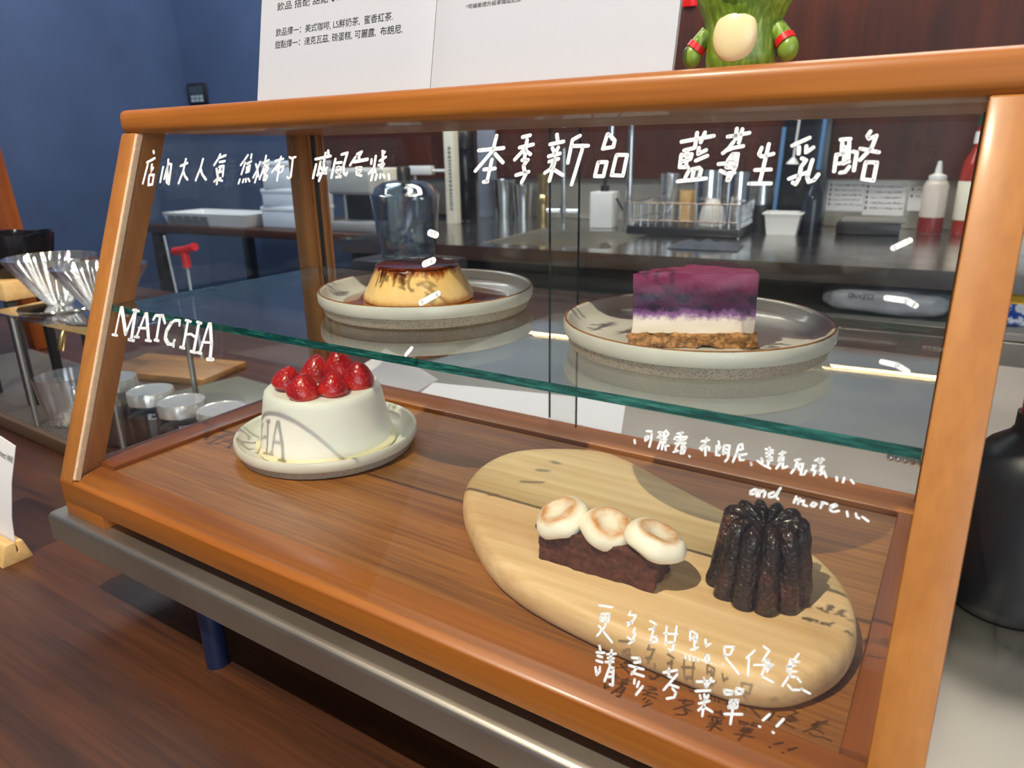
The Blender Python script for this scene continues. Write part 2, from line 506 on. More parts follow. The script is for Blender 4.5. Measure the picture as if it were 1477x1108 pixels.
# background frame: the kitchen runs five degrees askew of the counter
A5 = rad(5)
def BG(u, v, z=0.0):
    return (u * math.cos(A5) - v * math.sin(A5), u * math.sin(A5) + v * math.cos(A5), z)
STROKES = {
    'popular': '201 481 2644 491 2629;203 425 2557 514 2588;202 439 2539 419 2394;201 493 2539 500 2486;200 499 2491 517 2514;201 483 2453 494 2382 545 2388 542 2461 489 2461;196 642 2520 640 2407;195 691 2576 698 2539 683 2432;194 698 2546 739 2541 747 2462 752 2393 719 2407;194 697 2521 705 2462 718 2410;194 707 2487 749 2402;188 905 2579 899 2492 870 2401;189 856 2529 931 2550;188 899 2492 930 2453 968 2429;182 1106 2578 1097 2516 1066 2424;182 1097 2511 1127 2469 1182 2430;177 1291 2610 1279 2582 1246 2535;176 1293 2587 1352 2603;176 1301 2556 1354 2562;176 1305 2522 1352 2529 1362 2456;177 1279 2507 1307 2451;175 1322 2509 1298 2465;176 1294 2479 1335 2488;177 1280 2417 1306 2436 1364 2423;176 1311 2455 1312 2399;175 1341 2441 1289 2422;159 1590 2602 1562 2565 1535 2534;159 1578 2549 1558 2471;158 1627 2607 1628 2580;158 1600 2543 1636 2559;158 1602 2516 1632 2532;158 1604 2483 1632 2491 1631 2526;158 1606 2502 1632 2510;160 1553 2434 1546 2406;158 1591 2434 1588 2415;158 1612 2438 1619 2419;157 1637 2440 1657 2423;156 1691 2539 1708 2512;155 1730 2554 1711 2495 1687 2448;155 1713 2506 1739 2456;155 1725 2476 1713 2416;154 1778 2596 1777 2556;154 1765 2547 1812 2567;153 1786 2547 1755 2437;153 1782 2518 1819 2537 1799 2508;153 1790 2526 1790 2476;152 1823 2510 1806 2482;153 1806 2480 1794 2432 1819 2432 1825 2461 1800 2461;150 1927 2588 1917 2544 1867 2484;151 1879 2561 1952 2575;150 1927 2537 1931 2428;150 1907 2499 1908 2516 1968 2525 1963 2492 1944 2482;148 2009 2586 2028 2577 2066 2586;147 2044 2573 2055 2455 2040 2443 2020 2454;185 2255 2570 2382 2589;185 2268 2535 2262 2450;183 2335 2608 2333 2541 2361 2482 2369 2512;182 2353 2622 2361 2603;184 2304 2552 2299 2467;183 2312 2520 2337 2495 2320 2432;184 2295 2469 2333 2482 2371 2480;180 2430 2569 2424 2453;178 2477 2598 2523 2608 2510 2528 2522 2483 2544 2469 2552 2483;179 2447 2545 2488 2548;179 2454 2516 2491 2516 2492 2487 2458 2489 2455 2514;178 2470 2520 2481 2466;178 2466 2456 2502 2460;178 2481 2474 2500 2456;174 2606 2599 2641 2613 2624 2580 2637 2562;174 2597 2581 2565 2531;222 2598 2552 2698 2566;173 2619 2514 2661 2515 2659 2491 2627 2491;173 2637 2516 2649 2475;173 2633 2475 2673 2466;170 2733 2564 2736 2540;169 2762 2585 2764 2512 2732 2480;168 2764 2500 2760 2440;168 2766 2512 2783 2488;167 2808 2615 2817 2595;167 2826 2610 2813 2591;167 2800 2557 2842 2579;167 2818 2587 2825 2539;167 2797 2531 2838 2537;167 2809 2529 2825 2516 2835 2531;167 2797 2472 2793 2444;166 2825 2475 2827 2454;166 2848 2474 2861 2456;164 2889 2474 2900 2449',
    'season': '213 3605 2689 3599 2609 3508 2497;217 3507 2610 3664 2621;212 3618 2589 3676 2543;212 3603 2558 3597 2442;214 3564 2505 3633 2510;213 3575 2437 3600 2439;205 3772 2678 3815 2686;204 3802 2661 3807 2556;205 3765 2622 3843 2637;204 3794 2611 3748 2558;204 3803 2606 3837 2586;204 3795 2555 3829 2556 3810 2528;203 3809 2525 3831 2476 3816 2438;205 3774 2475 3846 2493;196 3975 2686 3984 2658;198 3946 2636 4020 2649;197 3963 2616 3983 2589;195 3996 2619 3985 2586;197 3950 2574 4012 2588;197 3959 2546 4008 2560;195 3990 2561 3974 2507 3946 2488;195 3991 2543 3980 2446;195 3995 2504 4050 2477;191 4108 2677 4070 2657 4067 2540;192 4075 2625 4164 2625;189 4136 2617 4111 2429;185 4258 2681 4247 2609 4302 2617 4303 2649 4264 2681;185 4236 2541 4231 2472 4277 2472 4282 2542 4240 2542;181 4326 2573 4320 2478 4380 2475 4382 2577 4328 2577',
    'berry': '180 4642 2636 4715 2648 4787 2660;177 4708 2676 4710 2613;176 4744 2677 4733 2632;179 4662 2595 4708 2606;179 4652 2575 4655 2517 4693 2517;179 4660 2572 4701 2577 4698 2554 4663 2544;178 4677 2594 4684 2524;176 4729 2606 4731 2578 4764 2595;176 4726 2547 4774 2569;177 4703 2503 4691 2470;177 4703 2503 4746 2514 4759 2503 4755 2467;176 4725 2505 4723 2470;179 4658 2450 4788 2465;171 4852 2655 4877 2658 4944 2670;170 4886 2690 4889 2644;169 4911 2687 4906 2627;170 4882 2631 4867 2604 4844 2580;171 4857 2592 4887 2604 4927 2611;170 4888 2576 4873 2549 4870 2517;170 4888 2576 4911 2576 4912 2519 4893 2459;172 4833 2531 4912 2537;171 4848 2500 4874 2488 4910 2492;169 4894 2563 4893 2543;170 4872 2515 4906 2515;169 4886 2475 4885 2458;165 5009 2602 5003 2575 5015 2563 5063 2575;164 5037 2618 5034 2558 5028 2449;165 4999 2504 5064 2506;165 4984 2443 5075 2445;166 5136 2610 5199 2642;165 5164 2603 5167 2575;164 5193 2606 5197 2580 5221 2600;164 5184 2554 5202 2546 5187 2518 5187 2467 5177 2443 5165 2450;165 5147 2466 5179 2480 5213 2493;162 5227 2547 5219 2474 5228 2453 5248 2461 5261 2485;158 5323 2632 5359 2634;158 5331 2622 5336 2575;157 5357 2622 5366 2543;158 5317 2569 5320 2499;158 5322 2569 5345 2573;156 5378 2581 5393 2577 5394 2503;157 5346 2600 5351 2531;158 5334 2531 5369 2539;157 5344 2493 5362 2496 5374 2518;154 5429 2663 5421 2645 5429 2633 5454 2645 5445 2595 5410 2546;155 5404 2593 5439 2585 5473 2577;154 5433 2537 5431 2467 5473 2461 5474 2535 5435 2537',
    'matcha': '190 423 1428 413 1217;208 380 1213 439 1213;380 439 1423 547 1242;218 550 1239 615 1422;323 622 1426 633 1206;201 589 1427 663 1425;247 601 1202 666 1202;211 753 1417 693 1234;316 768 1413 848 1231;182 701 1302 813 1312;198 669 1231 722 1234;209 816 1224 878 1225;222 862 1385 881 1416 966 1424 1007 1375;249 936 1417 942 1242;205 922 1239 969 1239;211 1180 1378 1173 1410 1117 1406 1072 1374;329 1080 1380 1043 1321 1043 1266 1087 1233;228 1087 1232 1141 1232 1154 1264;184 1149 1257 1156 1220;236 1267 1419 1266 1229;181 1240 1421 1299 1417;209 1233 1227 1280 1224;271 1393 1418 1391 1214;191 1371 1423 1418 1418;205 1358 1213 1409 1210;180 1283 1324 1327 1331 1376 1318;200 1500 1424 1458 1220;292 1517 1422 1566 1294 1580 1192;174 1463 1291 1558 1300;202 1433 1214 1475 1213;264 1554 1184 1611 1190',
    'pastry': '104 4677 1241 4682 1228;102 4727 1293 4749 1296;102 4753 1284 4755 1254 4752 1226;102 4726 1266 4740 1271 4738 1258 4728 1249 4725 1264;101 4783 1299 4799 1301;101 4783 1275 4802 1287;101 4790 1297 4797 1271;100 4816 1312 4830 1300 4818 1281;100 4810 1306 4811 1275;101 4802 1266 4824 1274;101 4802 1268 4793 1226;100 4811 1264 4812 1226;100 4821 1266 4820 1247 4840 1248;100 4823 1253 4830 1226;99 4869 1309 4893 1318;99 4861 1283 4864 1292 4914 1303 4908 1291;99 4883 1315 4887 1279;99 4875 1280 4904 1288;99 4869 1264 4884 1269 4875 1248;99 4867 1225 4886 1234;99 4875 1248 4875 1228;98 4895 1271 4913 1275 4898 1253;98 4900 1264 4917 1253;98 4900 1245 4916 1248 4913 1229 4900 1225 4900 1241;97 4940 1222 4942 1220;96 4982 1297 5012 1308;96 5001 1314 4998 1288 4980 1265;96 4986 1278 5019 1278 5020 1266;96 5002 1278 5009 1240;96 4992 1272 4989 1258;95 5054 1310 5058 1300;95 5048 1290 5065 1290 5060 1274 5052 1273;95 5050 1289 5054 1251 5068 1252;94 5080 1296 5083 1261;94 5082 1299 5104 1302 5106 1247 5097 1232;94 5085 1282 5103 1284;94 5085 1268 5103 1270;93 5141 1312 5154 1319 5160 1299 5145 1291;93 5141 1312 5137 1275 5129 1236;92 5152 1270 5178 1281;92 5150 1273 5156 1250 5172 1254;91 5203 1249 5206 1239;100 5203 1248 5206 1241;99 5252 1317 5280 1318;98 5265 1326 5273 1279;98 5257 1301 5282 1307;98 5261 1287 5282 1288;98 5267 1272 5284 1277;99 5241 1276 5249 1263;99 5228 1262 5252 1251 5283 1242;98 5272 1277 5272 1252;97 5309 1309 5330 1319;97 5319 1320 5319 1300;97 5310 1293 5327 1298 5326 1279 5311 1279 5310 1292;97 5320 1274 5307 1247;97 5328 1278 5331 1253 5347 1264;96 5373 1295 5390 1303;95 5383 1296 5378 1264 5367 1241;95 5386 1280 5405 1288 5403 1243 5416 1246 5422 1263;95 5387 1276 5396 1260;94 5448 1311 5478 1320;94 5458 1320 5464 1305;93 5471 1324 5469 1304;94 5443 1288 5453 1291 5440 1270 5456 1270 5452 1252;93 5473 1291 5483 1294 5470 1273 5486 1273 5476 1259;93 5486 1276 5499 1254;92 5536 1262 5540 1249;91 5564 1265 5562 1247;90 5589 1262 5600 1252',
    'more': '99 5238 1143 5222 1130 5224 1119 5242 1124 5246 1143 5250 1116;99 5258 1143 5260 1118;99 5260 1134 5273 1146 5281 1140 5279 1121;97 5313 1148 5296 1136 5299 1124 5314 1127 5326 1146 5337 1171;97 5333 1160 5325 1132 5335 1125;95 5402 1151 5397 1125;95 5400 1137 5417 1146 5413 1124;95 5416 1135 5433 1142 5433 1125 5448 1123;93 5468 1143 5462 1128 5474 1127 5482 1140 5470 1143;93 5501 1152 5499 1128;93 5500 1140 5509 1152 5520 1149;92 5533 1135 5556 1151 5549 1156 5534 1146 5534 1128 5548 1124 5566 1133;90 5595 1136 5601 1120;89 5627 1137 5632 1125 5641 1122;89 5652 1130 5674 1119',
    'menuask': '96 4652 460 4718 472;95 4671 422 4672 392;95 4669 424 4709 439 4711 402 4678 394;95 4673 407 4708 420;95 4688 430 4700 377 4669 323;95 4668 369 4694 352 4745 318;92 4805 482 4799 462 4833 472 4824 446 4803 414;92 4796 427 4822 432;91 4838 415 4835 393;92 4813 365 4836 357 4845 392;91 4845 362 4823 338;90 4900 469 4930 463;90 4903 431 4926 443;90 4923 450 4918 378;90 4924 380 4948 392 4941 411 4925 402;88 4977 469 4987 392;87 5020 484 5023 410 5020 374;89 4972 436 5028 452;88 4988 402 5022 414;88 5002 375 5020 374;86 5080 487 5087 446;86 5082 487 5112 480 5114 446;86 5090 456 5112 459;86 5101 468 5112 413;86 5095 405 5126 428;86 5078 376 5083 363;86 5096 378 5101 364;86 5113 379 5118 368;85 5128 381 5135 371;114 4690 281 4699 260;114 4681 249 4717 260;114 4689 236 4711 237;114 4688 213 4716 215;114 4689 181 4701 151 4712 170 4709 190;113 4732 258 4771 274;113 4739 243 4766 251;113 4732 222 4767 236;112 4750 283 4753 215;112 4755 208 4743 138;112 4755 208 4774 208 4784 133 4771 132;112 4757 186 4775 190;112 4756 162 4777 171;110 4850 285 4882 292 4889 279 4864 267;110 4843 246 4909 253;109 4880 251 4861 213;109 4862 221 4916 224;109 4879 196 4880 179;108 4900 193 4896 169;108 4920 180 4898 134;106 5000 272 5054 302;105 5021 296 5024 264 5039 263;104 5059 285 5014 200;105 5033 232 5074 233;105 5051 219 5068 208 5064 186 5034 169;90 5150 469 5156 448;90 5158 445 5173 461;90 5161 404 5166 378 5181 383 5176 411 5161 405;88 5230 467 5269 481 5260 444 5237 435;88 5230 467 5241 428 5307 379;88 5237 394 5239 393;86 5352 494 5325 453;86 5335 457 5344 384;85 5382 522 5407 514 5388 462;85 5359 436 5430 462;85 5393 463 5411 475 5420 443 5397 435;84 5407 472 5394 403;84 5426 459 5411 427;85 5394 403 5442 395;82 5516 538 5501 502;82 5492 508 5485 458;82 5498 501 5524 509;83 5483 474 5512 489;83 5485 457 5520 467;82 5497 508 5499 446;82 5496 440 5479 394;82 5500 440 5523 446 5542 434;82 5498 405 5516 392 5543 402;81 5550 408 5582 402;108 5146 286 5214 313;108 5172 311 5186 280;107 5202 322 5190 281;108 5149 246 5206 271;108 5169 235 5174 224;107 5186 246 5191 231;107 5203 249 5197 229;108 5171 201 5210 227;107 5192 226 5193 156;107 5194 202 5174 173;107 5195 195 5230 189;105 5261 293 5268 279 5293 288 5296 302 5263 295;104 5309 316 5310 295 5333 308 5335 324 5309 319;105 5293 261 5292 230 5323 242 5322 274 5295 262;105 5292 244 5320 256;105 5280 199 5348 225;104 5308 266 5310 169;100 5451 266 5430 233;101 5421 204 5424 204;99 5505 268 5485 231;100 5474 202 5478 201',
    'smears_and_glint': '401 3276 2144 3318 2134;400 3277 1967 3331 1990;353 3302 1748 3406 1809;235 5589 2192 5639 2225;234 5597 1993 5668 1989 5699 1973;206 5621 1741 5675 1735 5714 1716;222 3261 1447 3292 1490',  # last stroke paints in a small white reflection on the pane
}
# ------------------------------------------------------------------ setting
def struct(name, bm, m, loc=None, rz=0.0):
    return tag(obj(name, bm, m, None, loc, rz, 0), kind='structure')


struct('floor', boxm((-330, -330, -93), (330, 330, -90)), M['floor'])
struct('ceiling', boxm((-330, -330, 190), (330, 330, 193)), M['ceil'])
# back wall: navy on the left, mahogany panelling on the right, both in the kitchen's direction
struct('wall_back', boxm((-262, 226.5, -90), (330, 234, 190)), M['navy'], (0, 0, 0), 5)
struct('wall_left', boxm((-260, -320, -90), (-252.4, 226.5, 190)), M['navy'], (0, 0, 0), 5)
struct('trim_1', boxm((-252.4, 226.0, -90), (-251.6, 226.5, 190)), M['navy'], (0, 0, 0), 5)

# ------------------------------------------------------------------ counters
t = thing('wooden_counter', 'long dark walnut service counter under the steel riser', 'counter', (0, 0, -90))
obj('counter_top', boxm((-150, -46, 77), (130, 92, 81), 0.3), M['dark_counter'], t)
obj('counter_body', boxm((-146, -38, 0), (126, 88, 77), 0.3), M['dark_counter'], t)

t = thing('steel_riser', 'raised brushed steel shelf on navy legs under the display case', 'riser', (0, 0, -9))
obj('steel_top', prism(BM(), [(-0.85, 6.7), (-0.85, 8.55), (-0.78, 8.8), (-0.6, 8.95), (-0.35, 9.0), (84, 9.0), (84, 6.7)], 'X', -1.5, 118, 0.06), M['steel'], t)
for (x, y) in ((15.4, 1.35), (100, 1.35), (15.4, 80), (100, 80)):
    obj('leg', cyl(BM(), (x, y, 0), (x, y, 6.8), 0.82, 32), M['bluepost'], t, label='round navy leg')

# ------------------------------------------------------------------ display case
W, ZB, SL, HR, D = 60.0, 3.08, 10.057, 29.07, 29.6
L = math.hypot(SL, HR - ZB)
EU, EV = SL / L, (HR - ZB) / L             # slope direction in y and z


def fp(x, tt, w=0.0):
    """Front-plane point: x along, tt up the slope, w outwards from the pane (towards the customer)."""
    return (x, EU * tt - EV * w, ZB + EV * tt + EU * w)


case = thing('display_case', 'slant-front wooden glass cake display case with handwritten white lettering', 'display case', (0, 0, 0))
fr = [(0, 1.2), (0, 3.0), (0.16, 3.12), (0.95, 3.5), (2.4, 3.72), (2.4, 1.2)]
obj('base_rail', prism(BM(), fr, 'X', 0, W, 0.06), M['rail'], case, label='front base rail with worn chamfered edge')
bk = [(25.63, 1.2), (25.63, 4.0), (25.8, 4.05), (27.3, 4.05), (27.4, 3.75), (D, 3.75), (D, 1.2)]
obj('base_rail', prism(BM(), bk, 'X', 0, W, 0.03), M['rail'], case)
for a in (0, 1):
    X = (lambda v: v) if a == 0 else (lambda v: W - v * (2.88 / 3.78))
    pr = [(X(0), 1.2), (X(0), 3.7), (X(0.85), 3.95), (X(1.35), 3.95), (X(1.4), 4.05), (X(3.7), 4.05), (X(3.78), 3.95), (X(3.78), 1.2)]
    bm = prism(BM(), pr, 'Y', 2.42, 25.6, 0.03)
    obj('side_rail', bm, M['railY'], case)
obj('floor_panel', boxm((3.8, 2.42, 2.9), (W - 2.9, 25.62, 3.66)), M['veneer'], case, label='oak veneer floor panel')
for x0 in (0.02, W - 5.5):
    for y0 in (0.05, D - 3.6):
        obj('foot', boxm((x0, y0, 0), (x0 + 5.4, y0 + 3.5, 1.25), 0.05), M['rail'], case)
obj('top_board', prism(BM(), [(SL - 0.05, HR), (SL - 0.05, HR + 1.78), (30.3, HR + 1.78), (30.3, HR)], 'X', -0.1, 60.5, 0.55, 4), M['rail'], case, label='thick rounded top board')
for x0, x1 in ((0, 1.83), (W - 1.83, W)):
    q = [(0.02, ZB - 0.02), (SL, HR + 0.05), (SL + 2.7, HR + 0.05), (2.72, ZB + 0.6)]
    obj('front_post', prism(BM(), q, 'X', x0, x1, 0.1), M['post'], case, label='slanted front post')
    obj('back_post', boxm((x0, 26.6, 3.7), (x1, D, HR + 0.05), 0.06), M['post'], case)
for xa, xb, mm in ((1.83, 2.2, 'raw'),):
    bm = BM()
    q = [fp(0, 0.35, -0.05), fp(0, L, -0.05), fp(0, L, -0.45), fp(0, 0.35, -0.45)]
    prism(bm, [(p[1], p[2]) for p in q], 'X', xa, xb)
    obj('glazing_bead', bm, M[mm], case)
for y0 in (27.55, 28.5, 29.35):
    for xa in (1.83, W - 2.1):
        obj('door_channel', boxm((xa, y0, 4.0), (xa + 0.27, y0 + 0.22, HR)), M['post'], case)

q = [fp(0, 0.5, 0), fp(0, L - 0.02, 0), fp(0, L - 0.02, -0.4), fp(0, 0.5, -0.4)]
pane = obj('front_glass', prism(BM(), [(p[1], p[2]) for p in q], 'X', 2.22, W - 1.86), M['pane'], case, smooth=0)
side = [(2.85, 4.0), (26.55, 4.0), (26.55, HR), (SL + 2.75, HR)]
for xa in (0.9, W - 1.3):
    obj('side_glass', prism(BM(), side, 'X', xa, xa + 0.4), M['pane'], case, smooth=0)
for a, b2 in (((2.1, 27.9, 4.1), (31.6, 28.3, HR - 0.05)), ((28.4, 28.85, 4.1), (W - 2.1, 29.25, HR - 0.05))):
    o = obj('sliding_door', boxm(a, b2), [M['pane'], M['dark_edge']], case, smooth=0)
    for pl in o.data.polygons:
        if abs(pl.normal.x) > 0.5:
            pl.material_index = 1

ZS = 16.257
ysf = (ZS - ZB) / (HR - ZB) * SL + 0.62
bm = boxm((1.9, ysf, ZS - 0.5), (W - 1.9, 27.7, ZS))
me_edge = obj('glass_shelf', bm, [M['shelf'], M['green_edge']], case, smooth=0, label='clear glass shelf with green edge')
for pl in me_edge.data.polygons:
    if abs(pl.normal.z) < 0.5:
        pl.material_index = 1
for x0, sgn in ((56.9, 1), (1.85, -1)):
    for yy in (6.15, 25.2):
        bm = BM()
        for k in range(5):
            ball(bm, (x0 + 0.13 + k * 0.26, yy, 15.47), 0.155, (0.86, 1, 1), 2)
        cyl(bm, (x0, yy, 15.47), (x0 + 1.3, yy, 15.47), 0.1, 12)
        obj('shelf_pin', bm, M['satin'], case, label='beaded metal shelf pin')


# ---- handwriting on the front pane: each stroke is a flat ribbon of marker paint
def ribbon(bm, pts, w, th=0.03):
    for i, p in enumerate(pts):
        n8 = 14
        vs = [fp(p[0] + w / 2 * math.cos(2 * math.pi * k / n8), p[1] + w / 2 * math.sin(2 * math.pi * k / n8), th) for k in range(n8)]
        lo = [fp(p[0] + w / 2 * math.cos(2 * math.pi * k / n8), p[1] + w / 2 * math.sin(2 * math.pi * k / n8), 0.002) for k in range(n8)]
        a = [bm.verts.new(v) for v in vs]
        c = [bm.verts.new(v) for v in lo]
        bm.faces.new(a)
        for k in range(n8):
            bm.faces.new((a[k], c[k], c[(k + 1) % n8], a[(k + 1) % n8]))
    for p, r in zip(pts, pts[1:]):
        d = Vector((r[0] - p[0], r[1] - p[1]))
        if d.length < 1e-4:
            continue
        d = d.normalized() * (w / 2)
        nn = (-d.y, d.x)
        cs = [(p[0] + nn[0], p[1] + nn[1]), (r[0] + nn[0], r[1] + nn[1]), (r[0] - nn[0], r[1] - nn[1]), (p[0] - nn[0], p[1] - nn[1])]
        a = [bm.verts.new(fp(x, y, th)) for x, y in cs]
        c = [bm.verts.new(fp(x, y, 0.002)) for x, y in cs]
        bm.faces.new(a)
        for k in range(4):
            bm.faces.new((a[k], c[k], c[(k + 1) % 4], a[(k + 1) % 4]))


LAB = {'popular': 'white handwriting naming the popular caramel pudding and chiffon cake', 'season': 'white handwriting announcing the new seasonal item',
       'berry': 'bold white handwriting for blueberry no-bake cheesecake', 'matcha': 'white block lettering MATCHA',
       'pastry': 'small white handwriting listing the small pastries', 'more': 'small white handwriting and more',
       'menuask': 'two rows of white handwriting pointing to the menu', 'smears_and_glint': 'short leftover white marker strokes and a painted reflection'}
for key, val in STROKES.items():
    bm = BM()
    for st in val.split(';'):
        v = [int(a) for a in st.split()]
        ribbon(bm, [(v[i] / 100, v[i + 1] / 100) for i in range(1, len(v), 2)], v[0] / 1000)
        if key == 'smears_and_glint':
            obj('stroke_or_glint', bm, M['paint'], pane, smooth=0)
            bm = BM()
    if key == 'smears_and_glint':
        bm.free()
    else:
        obj('lettering', bm, M['paint'], pane, smooth=0, label=LAB[key])


# ------------------------------------------------------------------ plates
def speckle(name, base, dark, amount=0.62, rough=0.35, coat=0.3, scale=700):
    m, n, l, b = mat(name)
    v = coords(n, l)
    f = tex_noise(n, l, v, scale, 2, 0.5)
    g = tex_noise(n, l, v, 40, 3, 0.5)
    k = ramp(n, l, f, [(amount, (0, 0, 0, 1)), (amount + 0.08, (1, 1, 1, 1))])
    c = ramp(n, l, g, [(0.3, tuple(x * 0.88 for x in base[:3]) + (1,)), (0.7, base)])
    l.new(mixc(n, l, k, c, dark), b.inputs['Base Color'])
    b.inputs['Roughness'].default_value = rough
    b.inputs['Coat Weight'].default_value = coat
    b.inputs['Coat Roughness'].default_value = 0.1
    bump(n, l, b, f, 0.08, 0.0003)
    return m


M['glaze'] = speckle('grey_cream_glaze', srgb(204, 203, 190), srgb(140, 120, 92), 0.72)
M['glaze_white'] = speckle('cream_white_glaze', srgb(226, 222, 206), srgb(180, 168, 140), 0.72)
M['stone'] = speckle('raw_stoneware', srgb(176, 166, 150), srgb(128, 114, 96), 0.52, 0.8, 0.0, 1400)
M['rimline'] = plain('brown_rim_glaze', srgb(138, 92, 48), 0.35, var=0.4, vscale=160)


def plate(loc, r, h, label, glaze, rim=True, group='stoneware cake plates'):
    t = thing('stoneware_plate', label, 'plate', loc, 0, group)
    k = h / 1.65
    obj('plate_foot', lathe(BM(), [(0, 0), (r - 0.62, 0), (r - 0.4, 0.1 * k), (r - 0.18, 0.72 * k), (r - 0.3, 0.76 * k), (r - 1.2, 0.45 * k), (0, 0.3 * k)], 96), M['stone'], t, label='unglazed sandy foot')
    pf = [(r - 0.28, 0.74 * k), (r - 0.1, 0.76 * k), (r, 0.95 * k), (r + 0.02, 1.45 * k), (r - 0.06, 1.62 * k), (r - 0.2, 1.63 * k), (r - 0.36, 1.48 * k), (r - 0.62, 1.0 * k), (r - 1.2, 0.68 * k), (r - 1.8, 0.6 * k), (0, 0.58 * k)]
    obj('plate_bowl', lathe(BM(), pf, 96), glaze, t, smooth=50)
    if rim:
        tube_pts = [((r - 0.12) * math.cos(a * math.pi / 48), (r - 0.12) * math.sin(a * math.pi / 48), 1.6 * k) for a in range(96)]
        obj('rim_band', tube(BM(), tube_pts, 0.075, 6, True), M['rimline'], t, label='thin brown rim line')
    return t


plate((24.5, 17.2, ZS + 0.02), 7.95, 1.65, 'speckled grey stoneware plate under the caramel pudding', M['glaze'])
plate((45.4, 16.4, ZS + 0.02), 7.75, 1.65, 'speckled grey stoneware plate under the blueberry cheesecake slice', M['glaze'])
plate((14.6, 15.05, 3.68), 7.55, 1.55, 'cream white stoneware plate under the strawberry cake', M['glaze_white'], False)

# ------------------------------------------------------------------ caramel pudding
m, n, l, b = mat('custard')
tc = n.new('ShaderNodeTexCoord')
sx = n.new('ShaderNodeSeparateXYZ')
l.new(tc.outputs['Object'], sx.inputs[0])
drip = tex_noise(n, l, coords(n, l, (170, 170, 25)), 1, 3, 0.55)
hgt = math_node(n, l, 'ADD', math_node(n, l, 'MULTIPLY', sx.outputs[2], 100 / 2.45), math_node(n, l, 'MULTIPLY', math_node(n, l, 'SUBTRACT', drip, 0.5), 0.75))
l.new(ramp(n, l, hgt, [(0.0, srgb(226, 172, 92)), (0.25, srgb(238, 206, 142)), (0.76, srgb(234, 194, 116)), (0.90, srgb(150, 80, 26)), (1.0, srgb(84, 32, 8))]), b.inputs['Base Color'])
b.inputs['Roughness'].default_value = 0.28
b.inputs['Subsurface Weight'].default_value = 0.25
b.inputs['Subsurface Radius'].default_value = (0.006, 0.004, 0.002)
b.inputs['Subsurface Scale'].default_value = 0.5
b.inputs['Coat Weight'].default_value = 0.4
b.inputs['Coat Roughness'].default_value = 0.12
M['custard'] = m
M['caramel'] = plain('caramel_glaze', srgb(104, 40, 10), 0.12, coat=0.6, var=0.2, vscale=50)
M['sauce'] = plain('caramel_sauce', srgb(150, 78, 22), 0.08, coat=0.8, var=0.15, vscale=40)

PX, PY = 24.05, 16.85
t = tag(obj('caramel_sauce', lathe(BM(), [(0, 0), (6.05, 0), (6.2, 0.06), (6.0, 0.12), (4.2, 0.12), (0, 0.12)], 64), M['sauce'], None, (24.5, 17.2, ZS + 0.62)), 'amber caramel sauce pooled on the plate around the pudding', 'sauce')
t = thing('caramel_pudding', 'yellow custard caramel pudding standing in caramel sauce on the glass shelf', 'pudding', (PX, PY, ZS + 0.74))
wob = lambda r, th, z, i: (r * (1 + 0.008 * math.sin(3 * th + 1) + 0.006 * math.sin(7 * th)), z)
obj('custard', lathe(BM(), [(0, 0), (4.0, 0), (4.12, 0.14), (4.0, 0.5), (3.66, 1.2), (3.3, 1.9), (3.12, 2.3), (3.05, 2.42), (0, 2.42)], 80, (0, 0, 0), wob), M['custard'], t, smooth=60)
obj('caramel_top', lathe(BM(), [(0, 2.43), (3.04, 2.43), (3.09, 2.5), (3.02, 2.58), (2.8, 2.61), (0, 2.57)], 80, (0, 0, 0), wob), M['caramel'], t, smooth=60, label='dark glossy caramel top')

# ------------------------------------------------------------------ blueberry cheesecake slice
m, n, l, b = mat('blueberry_cheesecake')
tc = n.new('ShaderNodeTexCoord')
sx = n.new('ShaderNodeSeparateXYZ')
l.new(tc.outputs['Object'], sx.inputs[0])
w1 = tex_noise(n, l, coords(n, l), 90, 5, 0.65)
w2 = tex_noise(n, l, coords(n, l), 320, 3, 0.7)
hz = math_node(n, l, 'ADD', math_node(n, l, 'MULTIPLY', sx.outputs[2], 100 / 4.0), math_node(n, l, 'ADD', math_node(n, l, 'MULTIPLY', math_node(n, l, 'SUBTRACT', w1, 0.5), 0.22), math_node(n, l, 'MULTIPLY', math_node(n, l, 'SUBTRACT', w2, 0.5), 0.16)))
lay = ramp(n, l, hz, [(0.0, srgb(240, 228, 200)), (0.38, srgb(240, 226, 214)), (0.47, srgb(140, 92, 150)), (0.56, srgb(66, 18, 62)), (0.74, srgb(72, 16, 54)), (0.86, srgb(112, 30, 74)), (0.97, srgb(136, 46, 88))])
vo = n.new('ShaderNodeTexVoronoi')
vo.inputs['Scale'].default_value = 95
l.new(coords(n, l, (1, 1, 1.3)), vo.inputs['Vector'])
sp = ramp(n, l, vo.outputs['Distance'], [(0.30, (1, 1, 1, 1)), (0.42, (0, 0, 0, 1))])
band = ramp(n, l, hz, [(0.50, (0, 0, 0, 1)), (0.56, (1, 1, 1, 1)), (0.72, (1, 1, 1, 1)), (0.80, (0, 0, 0, 1))])
l.new(mixc(n, l, mixc(n, l, 1.0, sp, band, 'MULTIPLY'), lay, srgb(36, 16, 46)), b.inputs['Base Color'])
b.inputs['Roughness'].default_value = 0.32
b.inputs['Subsurface Weight'].default_value = 0.04
b.inputs['Subsurface Radius'].default_value = (0.004, 0.003, 0.003)
b.inputs['Subsurface Scale'].default_value = 0.4
bump(n, l, b, w2, 0.25, 0.0006)
M['cheesecake'] = m
M['crumb'] = plain('biscuit_crumb', srgb(168, 122, 74), 0.85, var=0.65, vscale=420, bumps=1.0)


